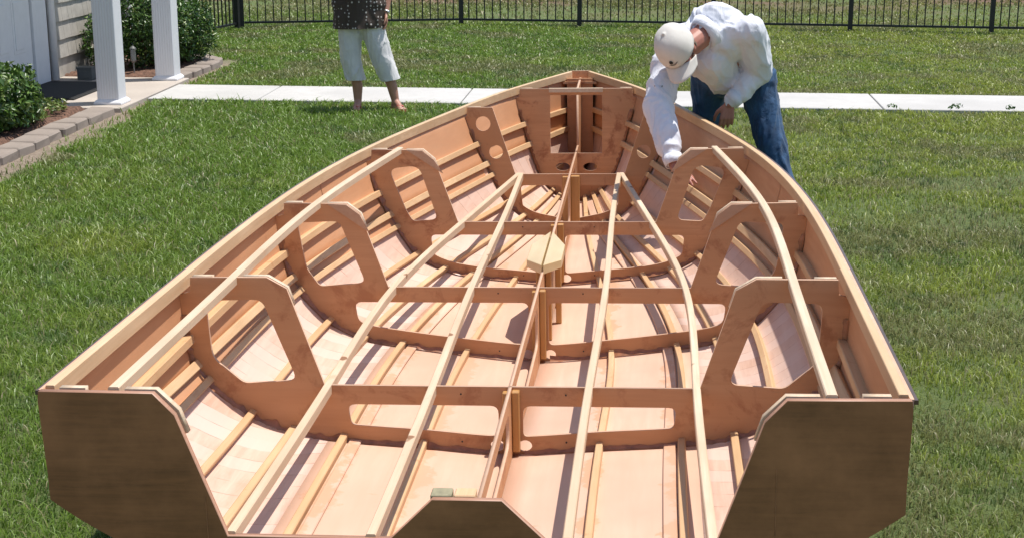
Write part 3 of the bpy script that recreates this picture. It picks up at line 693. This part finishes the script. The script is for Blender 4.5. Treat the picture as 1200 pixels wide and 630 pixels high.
shrub(-5.12, 7.35, (.46, .62), .60, 6500, .07, 'broad leafy shrub in the left flower bed at the picture border', 11, LC2)
shrub(-5.25, 6.3, (.42, .5), .62, 3000, .07, 'leafy shrub in the left flower bed beyond the picture border', 12, LC2)
for i, (b, s, r, l) in enumerate(((-4.93, 8.25, .16, 'low tuft of yellow green leaves at the foot of the left shrub'), (-4.86, 7.7, .12, 'tiny tuft of yellow green leaves by the paving stones'))):
    root = empty('ground_plant', loc=W(b, s, .03)); tag(root, l, 'plant'); leafcloud('foliage', (0, 0, .06), (r, r*1.6, .09), 500, .05, [(.10, .16, .03), (.16, .22, .05), (.2, .24, .07), (.3, .3, .1)], root, seed=30+i)

WC = [(.05, .12, .03), (.07, .16, .035), (.11, .2, .05), (.2, .28, .09)]
for i, (x, y, l) in enumerate(((3.50, 13.93, 'small leafy weed at the near edge of the sidewalk, nearest to the bending person'), (4.08, 13.88, 'wider leafy weed at the near edge of the sidewalk, before the last path joint'), (4.56, 13.83, 'small leafy weed by the last path joint near the right border'))):
    root = empty('weed', loc=(x, y, 0)); tag(root, l, 'weed'); leafcloud('foliage', (0, 0, .04), (.045+.04*(i == 1), .04, .05), 70+60*(i == 1), .035, WC, root, seed=50+i)
# ------------------------------------------------------------------ grass
def vnoise(x, y, sc_, seed):
    r = np.random.default_rng(seed); G = r.random((64, 64)); X = x*sc_+500; Y = y*sc_+500; i = np.floor(X).astype(int); j = np.floor(Y).astype(int); fx = X-i; fy = Y-j
    fx = fx*fx*(3-2*fx); fy = fy*fy*(3-2*fy); g = lambda a, b: G[a % 64, b % 64]
    return (g(i, j)*(1-fx)*(1-fy)+g(i+1, j)*fx*(1-fy)+g(i, j+1)*(1-fx)*fy+g(i+1, j+1)*fx*fy)
def fbm(x, y, sc_, seed): return (vnoise(x, y, sc_, seed)*.55+vnoise(x, y, sc_*2.1, seed+1)*.28+vnoise(x, y, sc_*4.3, seed+2)*.17)
def tobs(x, y):
    dx = x-ORG.x; dy = y-ORG.y; return dx*E_.x+dy*E_.y, dx*A_.x+dy*A_.y
def grass():
    Y0, Y1 = 3.9, 29.; zones = []
    tot = []
    for ya, yb, dens in ((3.9, 6, 6500), (6, 8, 5200), (8, 10.5, 4200), (10.5, 13, 3200), (13, 16, 2500), (16, 19.5, 1800), (19.5, 23, 1300), (23, 29, 650)):
        hw = yb*.345+2.6; n = int((yb-ya)*2*hw*dens); x = rng.uniform(-hw, hw, n); y = rng.uniform(ya, yb, n); tot.append(np.stack([x, y], 1))
    P = np.concatenate(tot); x, y = P[:, 0], P[:, 1]; b, s = tobs(x, y)
    keep = np.ones(len(x), bool)
    jag = (vnoise(x, y, 9, 5)-.5)*.10
    we0 = 9.42-(b+4.4)*.008; we1 = we0+1.0
    keep &= ~((b > -4.44) & (s > we0+.01+jag*.25) & (s < we1-.02))
    lb = -4.26+ (fbm(x, y, 2.0, 8)-.5)*.5+np.clip(8.2-s, 0, 2.5)*.03
    keep &= ~((b < np.where(rng.random(len(x)) < .12, -4.42, lb)) & (s < 9.3)); keep &= ~((b < -4.42) & (s < 11.2))
    keep &= ~((b < -4.38) & (s < 12.75)); keep &= ~((b < -5.4) & (s < 13.2))
    hb_ = np.interp(s, ST, SEC[:, 5, 0]); keep &= ~((np.abs(b) < hb_-.15) & (s > -.85) & (s < 5.1))
    # thinner patches
    thin = fbm(x, y, 1.5, 11); keep &= rng.random(len(x)) < np.clip(1.6-1.5*np.clip(thin-.42, 0, 1)*3*(b > .5), .35, 1)
    far = y > 22.3; keep &= ~(far & (rng.random(len(x)) < np.clip((fbm(x, y, .5, 21)-.35)*3, 0, .8)))
    x, y, b, s = x[keep], y[keep], b[keep], s[keep]; n = len(x)
    clump = fbm(x, y, 6, 31); patch = fbm(x, y, .8, 41); big = fbm(x, y, .3, 51)
    lush = np.clip(.65-.35*np.clip((b-.5)/2.5, -1, 1)+(patch-.5)*.9, 0, 1)*np.where(s > 10.4, .6, 1)
    h = (.018+.019*lush)*(.45+1.1*clump)*rng.uniform(.6, 1.35, n); h *= np.interp(y, [4, 7], [.82, 1]); h *= np.where(rng.random(n) < .02, 1.7, 1)
    wd = np.interp(y, [4, 8, 14, 22, 29], [.004, .0054, .0088, .0155, .03])*rng.uniform(.7, 1.3, n)
    ang = rng.uniform(0, 2*np.pi, n); ld = rng.uniform(0, 2*np.pi, n)+ (clump*8); lean = h*rng.uniform(.5, 1.9, n)
    dx, dy = np.cos(ang)*wd/2, np.sin(ang)*wd/2; lx, ly = np.cos(ld)*lean, np.sin(ld)*lean
    z0 = np.full(n, -.015)
    v = np.stack([np.stack([x-dx, y-dy, z0], 1), np.stack([x+dx, y+dy, z0], 1), np.stack([x-dx*.8+lx*.35, y-dy*.8+ly*.35, h*.6], 1), np.stack([x+dx*.8+lx*.35, y+dy*.8+ly*.35, h*.6], 1), np.stack([x+lx, y+ly, h*(1-.25*rng.random(n))], 1)], 1).reshape(-1, 3)
    f = np.arange(n)*5; tri = np.stack([f, f+1, f+3, f, f+3, f+2, f+2, f+3, f+4], 1).reshape(-1)
    g1 = np.array([.165, .265, .038]); g2 = np.array([.30, .35, .060]); g3 = np.array([.33, .30, .16]); dk = np.array([.060, .12, .035])
    k = np.clip(.35+(big-.5)*1.2+.6*np.clip((b-.3)/2.2, -.6, 1)+(patch-.5)*1.3+(fbm(x, y, 3.1, 77)-.5)*.9+rng.normal(0, .18, n), 0, 1)[:, None]
    c = g1*(1-k)+g2*k
    q = (np.clip((fbm(x, y, 1.7, 61)-.52)*5, 0, .75)*(lush < .85))[:, None]; c = c*(1-q)+np.array([.23, .22, .10])*q
    dkm = np.clip((.40-clump)*6, 0, .6)[:, None]; c = c*(1-dkm)+dk*dkm
    dry = (rng.random(n) < np.where(b > .5, .13, .06))[:, None]; c = np.where(dry, g3, c)
    q = (np.clip((y-22.3)/4, 0, 1)*.65)[:, None]; c = c*(1-q)+np.array([.26, .22, .10])*q
    c *= rng.uniform(.75, 1.25, n)[:, None]
    o = rawmesh('grass', v, tri, np.repeat(c, 5, 0), M_blade); tag(o, kind='stuff', label='mown green lawn grass'); print('blades', n)
grass()
del o

# ================================================================== PEOPLE
def ico(c, r, M=None, sub=2):
    bm = bmesh.new(); bmesh.ops.create_icosphere(bm, subdivisions=sub, radius=1)
    rr = Vector(r) if hasattr(r, '__len__') else Vector((r, r, r)); out = []
    for v in bm.verts:
        q = Vector((v.co.x*rr.x, v.co.y*rr.y, v.co.z*rr.z)); out.append((M@q if M else q)+Vector(c))
    fs = [tuple(x.index for x in f.verts) for f in bm.faces]; bm.free(); return out, fs
def blob(name, prims, voxel, mat, parent, smooth=3, disp=None, cuts=()):
    """one continuous closed surface grown over tapered limbs (p0, r0, p1, r1) and ellipsoids (c, radii, M)"""
    mb = MB()
    for p in prims:
        if p[0] == 'c':
            _, a, ra, b, rb = p; a = Vector(a); b = Vector(b)
            mb.add(*ico(a, ra)); mb.add(*ico(b, rb)); mb.tube([a, b], [ra*.995, rb*.995], 16)
        else:
            _, c, r, M = p; mb.add(*ico(c, r, M, 3))
    me = bpy.data.meshes.new(name); me.from_pydata([tuple(v) for v in mb.v], [], mb.f); ob = bpy.data.objects.new('tmp', me); COL.objects.link(ob)
    bm = bmesh.new(); bm.from_mesh(me); bmesh.ops.recalc_face_normals(bm, faces=bm.faces); bm.to_mesh(me); bm.free()
    md = ob.modifiers.new('r', 'REMESH'); md.mode = 'VOXEL'; md.voxel_size = voxel; md.use_smooth_shade = True
    if smooth: ms = ob.modifiers.new('s', 'SMOOTH'); ms.factor = .5; ms.iterations = smooth
    dg = bpy.context.evaluated_depsgraph_get(); m2 = bpy.data.meshes.new_from_object(ob.evaluated_get(dg)); bpy.data.objects.remove(ob)
    if disp:
        ns = [v.normal.copy() for v in m2.vertices]
        for v, nn in zip(m2.vertices, ns): v.co += nn*disp(v.co, nn)
    if cuts:                            # open hems: trim beyond each (point, outward direction, reach) and give the cloth a thickness
        bm = bmesh.new(); bm.from_mesh(m2)
        for q, nn, reach in cuts:
            q = Vector(q); nn = Vector(nn).normalized()
            fs = [f for f in bm.faces if (f.calc_center_median()-q).length < reach]; es = list({e for f in fs for e in f.edges}); vv = list({v for f in fs for v in f.verts})
            bmesh.ops.bisect_plane(bm, geom=fs+es+vv, plane_co=q, plane_no=nn)
            dl = [f for f in bm.faces if (f.calc_center_median()-q).dot(nn) > 1e-5 and (f.calc_center_median()-q).length < reach]
            bmesh.ops.delete(bm, geom=dl, context='FACES')
        r_ = bmesh.ops.duplicate(bm, geom=bm.faces[:]); bm.normal_update()
        vs_ = [g for g in r_['geom'] if isinstance(g, bmesh.types.BMVert)]; ff = [g for g in r_['geom'] if isinstance(g, bmesh.types.BMFace)]
        bmesh.ops.reverse_faces(bm, faces=ff); bm.normal_update()
        for v in vs_: v.co += v.normal*.004
        bm.to_mesh(m2); bm.free()
    m2.materials.clear(); m2.materials.append(mat); m2.name = name
    for p in m2.polygons: p.use_smooth = True
    return link(bpy.data.objects.new(name, m2), parent)
def folds(amp, axis, seed=0, fr=9):       # long creases running mainly along one direction
    ax = Vector(axis).normalized(); off = Vector((seed, seed*1.7, 2))
    def f(co, n):
        q = co-ax*co.dot(ax)*.72; q = q*fr+off; q += Vector((noise.noise(q*.6), noise.noise(q*.6+Vector((9, 2, 1))), 0))*.8
        a = 1-min(1, abs(noise.noise(q))*4.2); b = 1-min(1, abs(noise.noise(q*1.9+Vector((3, 3, 3))))*4.0)
        m = noise.noise(co*4+off)*.5+.6; return amp*(a**1.6*m*1.3+b**1.5*.4-.35)
    return f
def fold(amp, sc_, stretch=(1, 1, 1), seed=0):
    sv = Vector(stretch); off = Vector((seed, seed*2.3, 0))
    def f(co, n):
        p = Vector((co.x*sv.x, co.y*sv.y, co.z*sv.z))*sc_+off; a = noise.noise(p); w = noise.noise(p*2.2+Vector((5, 1, 2)))
        return amp*((1-abs(a)*2.6)*.85+(.5-abs(w)*2.0)*.35)
    return f
def basis(f, u):                        # columns: left, forward, up
    f = Vector(f).normalized(); u = Vector(u); u = (u-f*u.dot(f)).normalized(); l = u.cross(f)
    return Matrix((l, f, u)).transposed()
def head_prims(C, B):
    T = lambda l, f, u: Vector(C)+B@Vector((l, f, u))
    P = [('e', T(0, -.012, .025), (.074, .092, .082), B), ('e', T(0, .015, -.03), (.060, .070, .078), B), ('c', T(0, .05, -.085), .026, T(0, .062, -.070), .024),
         ('c', T(.030, .02, -.075), .024, T(0, .055, -.088), .022), ('c', T(-.030, .02, -.075), .024, T(0, .055, -.088), .022),
         ('c', T(0, .082, .012), .0085, T(0, .104, -.028), .0125), ('c', T(.009, .09, -.030), .009, T(-.009, .09, -.030), .009),
         ('c', T(-.035, .074, .022), .011, T(.035, .074, .022), .011), ('c', T(-.018, .080, -.055), .008, T(.018, .080, -.055), .008), ('c', T(-.016, .080, -.064), .008, T(.016, .080, -.064), .008),
         ('e', T(.040, .055, -.02), (.022, .02, .02), B), ('e', T(-.040, .055, -.02), (.022, .02, .02), B)]
    for sg in (1, -1):
        P += [('e', T(.076*sg, -.008, -.010), (.009, .019, .031), B), ('e', T(.080*sg, -.012, .008), (.010, .016, .014), B)]
    return P, T
def hand_prims(wr, d, pn, thumb, curl, L_=.185, spread=.1):
    """wr wrist, d pointing direction, pn palm normal, thumb = side the thumb leaves; curl per finger"""
    wr = Vector(wr); d = Vector(d).normalized(); pn = Vector(pn); pn = (pn-d*pn.dot(d)).normalized(); sd = d.cross(pn).normalized()
    if sd.dot(Vector(thumb)) < 0: sd = -sd
    P = []
    for k, o in enumerate((.030, .010, -.010, -.029)): P.append(('c', wr+sd*o*.55+d*.008, .0135, wr+d*(.088-.004*k)+sd*o, .0115))
    P.append(('c', wr+sd*.02+d*.03+pn*.006, .015, wr+d*.075+pn*.004, .010))
    fl = (.070, .079, .073, .058)
    for k, o in enumerate((.030, .010, -.010, -.029)):
        p = wr+d*(.088-.004*k)+sd*o; dd = (d+sd*spread*(1.5-k)*.6).normalized(); ax = dd.cross(pn).normalized(); c = curl[k] if isinstance(curl, (list, tuple)) else curl
        L3 = (fl[k]*.46, fl[k]*.31, fl[k]*.25); r = (.0095, .0088, .0080, .0070)
        for j in range(3):
            dd = Matrix.Rotation(c*(1, 1.1, .7)[j], 3, ax)@dd; q = p+dd*L3[j]; P.append(('c', p, r[j], q, r[j+1])); p = q
    t0 = wr+sd*.026+d*.022; t1 = t0+(sd*.75+d*.75+pn*.25).normalized()*.042; t2 = t1+(sd*.3+d*.95+pn*.35).normalized()*.032; t3 = t2+(sd*.05+d*.95+pn*.35).normalized()*.026
    P += [('c', t0, .0135, t1, .0115), ('c', t1, .0115, t2, .0100), ('c', t2, .0100, t3, .0085)]
    return P
V = Vector
# ---- the man bending over the gunwale
man = empty('person', loc=(1.36, 8.60, 0)); tag(man, 'person in white long sleeved shirt, jeans and cream cap bending over the boat', 'person')
OM = V((1.36, 8.60, 0))
def m_(p): return V(p)-OM
pelv = m_((1.28, 8.62, 1.03)); neck = m_((1.035, 8.225, 1.305)); hipL = m_((1.385, 8.54, .96)); hipR = m_((1.145, 8.74, .96))
shL = m_((1.275, 8.21, 1.325)); shR = m_((.890, 8.37, 1.265))
kneeL = m_((1.50, 8.40, .52)); ankL = m_((1.655, 8.42, .09)); kneeR = m_((1.13, 8.85, .52)); ankR = m_((1.18, 8.95, .09))
elL = m_((1.360, 8.36, 1.085)); wrL = m_((1.195, 8.315, .915)); elR = m_((.785, 8.13, .93)); wrR = m_((.860, 7.905, .640))
HC = m_((.876, 8.07, 1.230)); HB = basis((-.05, -.66, -.75), (-.55, -.60, .58))*1.12
hp, HT = head_prims(HC, HB)
body = hp+[('c', neck, .064, HT(0, -.03, -.05), .062), ('c', pelv, .13, (pelv+neck)*.5, .12), ('c', (pelv+neck)*.5, .12, neck.lerp(pelv, .2), .07), ('c', shL, .055, shR, .055),
  ('c', hipL, .085, kneeL, .055), ('c', kneeL, .052, ankL, .036), ('c', hipR, .085, kneeR, .055), ('c', kneeR, .052, ankR, .036),
  ('c', shL, .05, elL, .040), ('c', elL, .038, wrL, .026), ('c', shR, .05, elR, .040), ('c', elR, .038, wrR, .027)]
body += hand_prims(wrL, (-.12, -.02, -1), (.1, 1, -.1), (-1, -.3, 0), [.30, .35, .4, .45], .18)
body += hand_prims(wrR, m_((1.00, 7.67, .530))-wrR, (-.3, .5, -.7), (.4, -.3, .6), [.06, .12, .18, .28], .25)
blob('body', body, .0048, M_skin, man, 2)
for sg in (1, -1):
    v_, f_ = ico(HT(.031*sg, .072, .006), .012); mesh_obj('eye', v_, f_, M_eye, man, True)
th = (neck-pelv); up_ = th.normalized(); bk = V((.35, .45, .8)); bk = (bk-up_*bk.dot(up_)).normalized()
ch = neck-up_*.14
shirt = [('c', shL-up_*.02, .085, hipL+V((-.02, -.01, .09)), .108), ('c', shR-up_*.02, .085, hipR+V((.02, -.01, .09)), .110), ('c', neck-up_*.05, .075, pelv+V((0, 0, .04)), .13), ('c', shL, .085, shR, .082),
  ('e', ch+bk*.03, (.19, .17, .13), basis(up_, bk)), ('e', ch+bk*.115+up_*.02, (.17, .15, .11), basis(up_, bk)), ('e', ch+bk*.06-up_*.12, (.17, .15, .11), basis(up_, bk)), ('c', ch-bk*.05+V((0, 0, -.02)), .12, pelv-up_*-.08-bk*.07, .11),
  ('c', neck-up_*.015, .075, neck+(HT(0, -.05, -.06)-neck)*.02, .070),
  ('c', shL, .088, elL, .074), ('c', elL, .074, wrL+(elL-wrL)*.10, .046), ('c', shR, .094, elR, .080), ('c', elR, .084, elR.lerp(wrR, .5), .076), ('c', elR.lerp(wrR, .5), .074, wrR+(elR-wrR)*.13, .044),
  ('c', hipL+V((0, 0, .06)), .124, hipR+V((0, 0, .06)), .124), ('c', hipL+V((-.04, -.06, -.02)), .10, hipR+V((.02, -.10, -.03)), .10)]
hemn = (pelv-neck)+V((0, 0, -.25))
blob('shirt', shirt, .0075, M_shirt, man, 3, folds(.013, (-.45, -.25, .8), 3, 8), cuts=[(pelv+V((-.02, -.04, .065)), hemn, .42)])
# collar and cuffs
mb = MB(); ax = (HT(0, -.05, -.06)-neck).normalized()
def ring(mb, c, axis, r0, r1, h, th=.006, a0=0, a1=360, n=28, ref=None):
    axis = Vector(axis).normalized(); a = axis.cross(ref or Vector((0, 0, 1))).normalized(); b = axis.cross(a); vs = []; full = (a1-a0) >= 360
    for i in range(n+1):
        t = R(a0+(a1-a0)*i/n); dd = a*math.cos(t)+b*math.sin(t)
        vs += [c+dd*r0, c+dd*r1+axis*h, c+dd*(r1+th)+axis*h, c+dd*(r0+th)]
    mb.add(vs, [(4*i+k, 4*i+(k+1) % 4, 4*i+4+(k+1) % 4, 4*i+4+k) for i in range(n) for k in range(4)])
ring(mb, neck-ax*.03, ax, .078, .076, .055, .004); ring(mb, neck+ax*.024, ax, .080, .104, -.045, .004, a0=15, a1=345); mb.build('collar', M_shirt, man, True)
for w_, e_ in ((wrL, elL), (wrR, elR)):
    mb = MB(); ax2 = (w_-e_).normalized(); ring(mb, w_-ax2*.065, ax2, .047, .040, .052, .007); mb.build('cuff', M_shirt, man, True)
mb = MB(); c_ = shL.lerp(neck, .22)-up_*.13-bk*.095+V((.035, -.05, 0)); 
mb.build('placket', M_shirt, man) if mb.v else None
jeans = [('c', hipL+V((0, 0, .03)), .108, hipL.lerp(kneeL, .5), .086), ('c', hipL.lerp(kneeL, .5), .086, kneeL, .068), ('c', kneeL, .068, ankL+V((0, 0, .06)), .062), ('c', hipR+V((0, 0, .03)), .108, hipR.lerp(kneeR, .5), .088), ('c', hipR.lerp(kneeR, .5), .088, kneeR, .070), ('c', kneeR, .070, ankR+V((0, 0, .06)), .062),
  ('c', hipL+V((0, 0, .05)), .115, hipR+V((0, 0, .05)), .115), ('c', pelv+V((0, .05, 0)), .12, pelv+V((0, .02, .03)), .12)]
blob('jeans', jeans, .009, M_jeans, man, 4, folds(.013, (.2, .1, 1), 9, 9))
for a_, d_ in ((ankL, V((-.05, -1, 0))), (ankR, V((-.3, -.9, 0)))):
    d_ = V(d_).normalized(); p = V((a_.x, a_.y, 0)); blob('shoe', [('c', p+V((0, 0, .055))-d_*.04, .043, p+V((0, 0, .045))+d_*.08, .042), ('c', p+V((0, 0, .045))+d_*.08, .042, p+V((0, 0, .035))+d_*.16, .033)], .008, M_white, man, 3)
# cap
def cap_mesh():
    mb = MB(); n, m = 30, 12; vs = []
    for j in range(m+1):
        ph = (math.pi/2)*j/m*1.06
        for i in range(n):
            t = 2*math.pi*i/n; rx = .094*math.sin(ph)**.8; ry = .112*math.sin(ph)**.8; z = .118*math.cos(ph); seam = 1-.025*abs(math.cos(3*t))**14
            vs.append(HT(rx*math.cos(t)*seam, -.012+ry*math.sin(t)*seam, .020+z*1.0))
    mb.add(vs, [(j*n+i, j*n+(i+1) % n, (j+1)*n+(i+1) % n, (j+1)*n+i) for j in range(m) for i in range(n)]); mb.add(*ico(HT(0, -.012, .139), .009)); return mb
o = cap_mesh().build('cap', M_cap, man, True); o.modifiers.new('s', 'SOLIDIFY').thickness = .004
mb = MB(); vs = []; n = 20; m = 6                           # brim
for j in range(m+1):
    for i in range(n+1):
        t = R(20+140*i/n); k = j/m; l = .090*math.cos(t)*(1-.06*k); f = .090*math.sin(t)+.078*k*math.sin(t)**.7
        vs.append(HT(l, f-.002, .006-.030*k-.030*(l/.08)**2))
mb.add(vs, [(j*(n+1)+i, j*(n+1)+i+1, (j+1)*(n+1)+i+1, (j+1)*(n+1)+i) for j in range(m) for i in range(n)])
br = mb.build('cap_brim', M_cap, man, True); br.modifiers.new('s', 'SOLIDIFY').thickness = .005
# small dark embroidered mark on the cap front
def capsurf(l, u):
    z = u-.020; cph = min(max(z/.118, -1), 1); sp = math.sqrt(max(0, 1-cph*cph))**.8; f = math.sqrt(max(0, 1-(l/(.094*sp+1e-6))**2))*.112*sp-.012
    return HT(l, f+.0035, u)
mb = MB()
for pts_, r in (([(-.006, .066), (-.011, .060), (-.010, .052), (-.004, .048), (.002, .051), (.004, .058), (.000, .064), (-.006, .066)], .0022), ([(-.004, .064), (-.006, .050)], .0032), ([(.000, .060), (.001, .051)], .0028), ([(-.018, .044), (-.004, .040), (.012, .042), (.020, .047), (.026, .046)], .0014), ([(-.012, .040), (.006, .036), (.018, .041)], .0012)):
    mb.tube([capsurf(a, b) for a, b in pts_], r, 6)
mb.build('cap_emblem', M_dark, man)
# hair behind the ears and beard
blob('hair', [('e', HT(0, -.050, -.010), (.078, .058, .055), HB), ('c', HT(.070, -.028, .010), .013, HT(.066, -.045, -.045), .014), ('c', HT(-.070, -.028, .010), .013, HT(-.066, -.045, -.045), .014)], .006, M_hair, man, 1, fold(.004, 60))
blob('beard', [('c', HT(.058, .018, -.045), .017, HT(.040, .045, -.088), .018), ('c', HT(-.058, .018, -.045), .017, HT(-.040, .045, -.088), .018), ('c', HT(.040, .045, -.088), .018, HT(-.040, .045, -.088), .018), ('c', HT(0, .060, -.098), .020, HT(0, .072, -.080), .014), ('c', HT(.025, .082, -.048), .007, HT(-.025, .082, -.048), .007)], .005, M_beard, man, 1, fold(.003, 70))
# small rolled tab button on the shirt front and printed mark on the sleeve
mb = MB(); c0 = m_((.77, 8.10, 1.0)); 
q = elR.lerp(shR, .30); out = V((-.25, -1, .15)).normalized(); sdv = V((1, -.2, 0)).normalized()
arc = [q+out*(.094)+sdv*(.020*math.cos(t)-.01)+V((0, 0, .020*math.sin(t))) for t in [math.pi*(1.0+i/8) for i in range(9)]]
mb.tube(arc, .0028, 6); mb.build('sleeve_mark', M_metalgrey, man)

# ---- the woman on the lawn
wo = empty('person', loc=(-1.26, 14.08, 0)); tag(wo, 'person in dark white-dotted blouse and white capri trousers standing on the lawn in sandals', 'person')
hpL = V((-.05, 0, .86)); hpR = V((-.24, 0, .86))              # hpL = her left (image right)
knL = V((.06, -.02, .47)); anL = V((.175, .0, .085)); knR = V((-.225, -.02, .47)); anR = V((-.175, .0, .085))
nk = V((-.12, .0, 1.38)); sL = V((.05, 0, 1.32)); sR = V((-.30, 0, 1.32)); eL = V((.125, .04, 1.07)); wL = V((.105, -.03, .90)); eR = V((-.37, -.05, 1.08)); wR = V((-.22, -.22, 1.12))
WH = basis((.35, -.9, -.15), (0, 0, 1)); hp, WT = head_prims(V((-.12, -.02, 1.53)), WH)
bd = hp+[('c', nk, .05, WT(0, -.02, -.06), .05), ('c', sL, .05, sR, .05), ('c', nk-V((0, 0, .08)), .11, V((-.145, 0, .92)), .13), ('c', hpL, .09, knL, .058), ('c', knL, .050, anL+V((-.03, 0, .14)), .050), ('c', anL+V((-.03, 0, .14)), .050, anL, .036), ('c', hpR, .09, knR, .058), ('c', knR, .050, anR+V((0, 0, .14)), .050), ('c', anR+V((0, 0, .14)), .050, anR, .036),
  ('c', sL, .045, eL, .038), ('c', eL, .038, wL, .026), ('c', sR, .045, eR, .038), ('c', eR, .036, wR, .026)]
for a_, d_ in ((anL, V((.55, -.85, 0))), (anR, V((-.05, -1, 0)))):
    d_ = d_.normalized(); sdd = V((-d_.y, d_.x, 0)); p = V((a_.x, a_.y, 0))
    bd += [('c', a_, .036, p+V((0, 0, .040))-d_*.03, .030), ('c', a_, .034, p+V((0, 0, .032))+d_*.10, .026), ('c', p+V((0, 0, .034))-d_*.03, .028, p+V((0, 0, .030))+d_*.11+sdd*.012, .024), ('c', p+V((0, 0, .034)), .028, p+V((0, 0, .030))+d_*.11-sdd*.014, .022)]
    for k in range(5): bd.append(('c', p+V((0, 0, .027))+d_*.11+sdd*(.028-.014*k), .0095, p+V((0, 0, .024))+d_*(.158-.008*k)+sdd*(.030-.015*k), .0085))
bd += hand_prims(wL, (.03, -.12, -1), (-.9, -.2, 0), (-.1, -1, 0), [.25, .35, .4, .45]); bd += hand_prims(wR, (.8, -.2, .1), (0, .3, -1), (0, .2, 1), .5)
blob('body', bd, .0055, M_skinw, wo, 2)
for sg in (1, -1):
    v_, f_ = ico(WT(.031*sg, .070, .006), .012); mesh_obj('eye', v_, f_, M_eye, wo, True)
blob('capri_trousers', [('c', hpL+V((-.01, 0, .02)), .125, hpL.lerp(knL, .5), .112), ('c', hpL.lerp(knL, .5), .112, knL, .098), ('c', knL, .098, anL+V((-.015, .0, .13)), .088), ('c', hpR+V((.02, 0, .02)), .125, hpR.lerp(knR, .5), .112), ('c', hpR.lerp(knR, .5), .112, knR, .095), ('c', knR, .095, anR+V((-.002, .0, .13)), .092), ('c', hpL+V((0, 0, .05)), .12, hpR+V((0, 0, .05)), .12)], .010, M_capri, wo, 3, folds(.014, (.1, 0, 1), 4, 9), cuts=[(anL+V((-.03, 0, .20)), (.15, 0, -1), .22), (anR+V((0, 0, .20)), (0, 0, -1), .2)])
blob('blouse', [('c', sL-V((.02, 0, .02)), .085, V((-.06, 0, .74)), .165), ('c', sR+V((.02, 0, -.02)), .085, V((-.23, 0, .74)), .165), ('e', V((-.14, -.05, 1.15)), (.18, .14, .17), None), ('c', sL, .07, sL.lerp(eL, .55), .068), ('c', sR, .07, sR.lerp(eR, .55), .068), ('c', V((-.02, 0, .98)), .14, V((-.26, 0, .98)), .14), ('c', V((-.145, -.03, 1.02)), .15, V((-.145, -.03, .74)), .165)], .010, M_blouse, wo, 3, folds(.012, (0, 0, 1), 6, 9), cuts=[(V((-.14, 0, .765)), (0.03, 0, -1), .5)])
blob('hair', [('e', WT(0, -.028, .030), (.088, .092, .092), WH), ('e', WT(0, -.06, -.04), (.085, .06, .09), WH)], .008, M_hairw, wo, 1, fold(.006, 30))
mb = MB(); axw = (wL-eL).normalized(); ring(mb, wL-axw*.02, axw, .030, .030, .014, .004); mb.tube([wL-axw*.012+V((.02, -.025, 0)), wL-axw*.012+V((.028, -.034, 0))], .014, 14); mb.build('wristwatch', M_silver, wo, True)
for a_, d_ in ((anL, V((.55, -.85, 0))), (anR, V((-.05, -1, 0)))):
    d_ = d_.normalized(); sdd = V((-d_.y, d_.x, 0)); p = V((a_.x, a_.y, 0)); mb = MB(); 
    o_ = rnd([tuple((p-d_*.07+sdd*.03).xy), tuple((p-d_*.07-sdd*.03).xy), tuple((p+d_*.17-sdd*.042).xy), tuple((p+d_*.175+sdd*.042).xy)], .03)
    k = len(o_); mb.add([(x, y, -.002) for x, y in o_]+[(x, y, .013) for x, y in o_], [tuple(range(k))[::-1], tuple(range(k, 2*k))]+[(i, (i+1) % k, k+(i+1) % k, k+i) for i in range(k)])
    t_ = p+d_*.125+sdd*.012; mb.tube([t_+V((0, 0, .015)), t_+V((0, 0, .050)), p+d_*.08+sdd*.032+V((0, 0, .05)), p+d_*.05+sdd*.040+V((0, 0, .012))], .006, 6); mb.tube([t_+V((0, 0, .050)), p+d_*.08-sdd*.024+V((0, 0, .055)), p+d_*.05-sdd*.038+V((0, 0, .012))], .006, 6)
    mb.build('flip_flop', M_pinkflop, wo)

# ================================================================== CAMERA, LIGHT
cam = bpy.data.cameras.new('camera'); co = bpy.data.objects.new('camera', cam); COL.objects.link(co); sc.camera = co
cam.lens = 53.4; cam.sensor_width = 36; cam.clip_end = 2000; cam.clip_start = .05
co.location = (0, 0, 2.15); co.rotation_euler = (R(90)-.2555254, 0, 0)
sd = Vector((.278, .075, 1.0)).normalized()
sun = bpy.data.lights.new('sun', 'SUN'); so = bpy.data.objects.new('sun', sun); COL.objects.link(so)
so.rotation_euler = sd.to_track_quat('Z', 'Y').to_euler(); sun.energy = 4.2; sun.angle = R(.55); sun.color = (1, .955, .89)
wd_ = bpy.data.worlds.new('World'); sc.world = wd_; wd_.use_nodes = True; nt = wd_.node_tree
sky = nt.nodes.new('ShaderNodeTexSky'); sky.sky_type = 'NISHITA'; sky.sun_disc = False; sky.sun_elevation = math.asin(sd.z); sky.sun_rotation = math.atan2(sd.x, sd.y)
bg = nt.nodes['Background']; nt.links.new(sky.outputs[0], bg.inputs[0]); bg.inputs[1].default_value = .12
sc.view_settings.view_transform = 'Standard'; sc.view_settings.look = 'None'; sc.view_settings.gamma = 1; sc.view_settings.exposure = .36
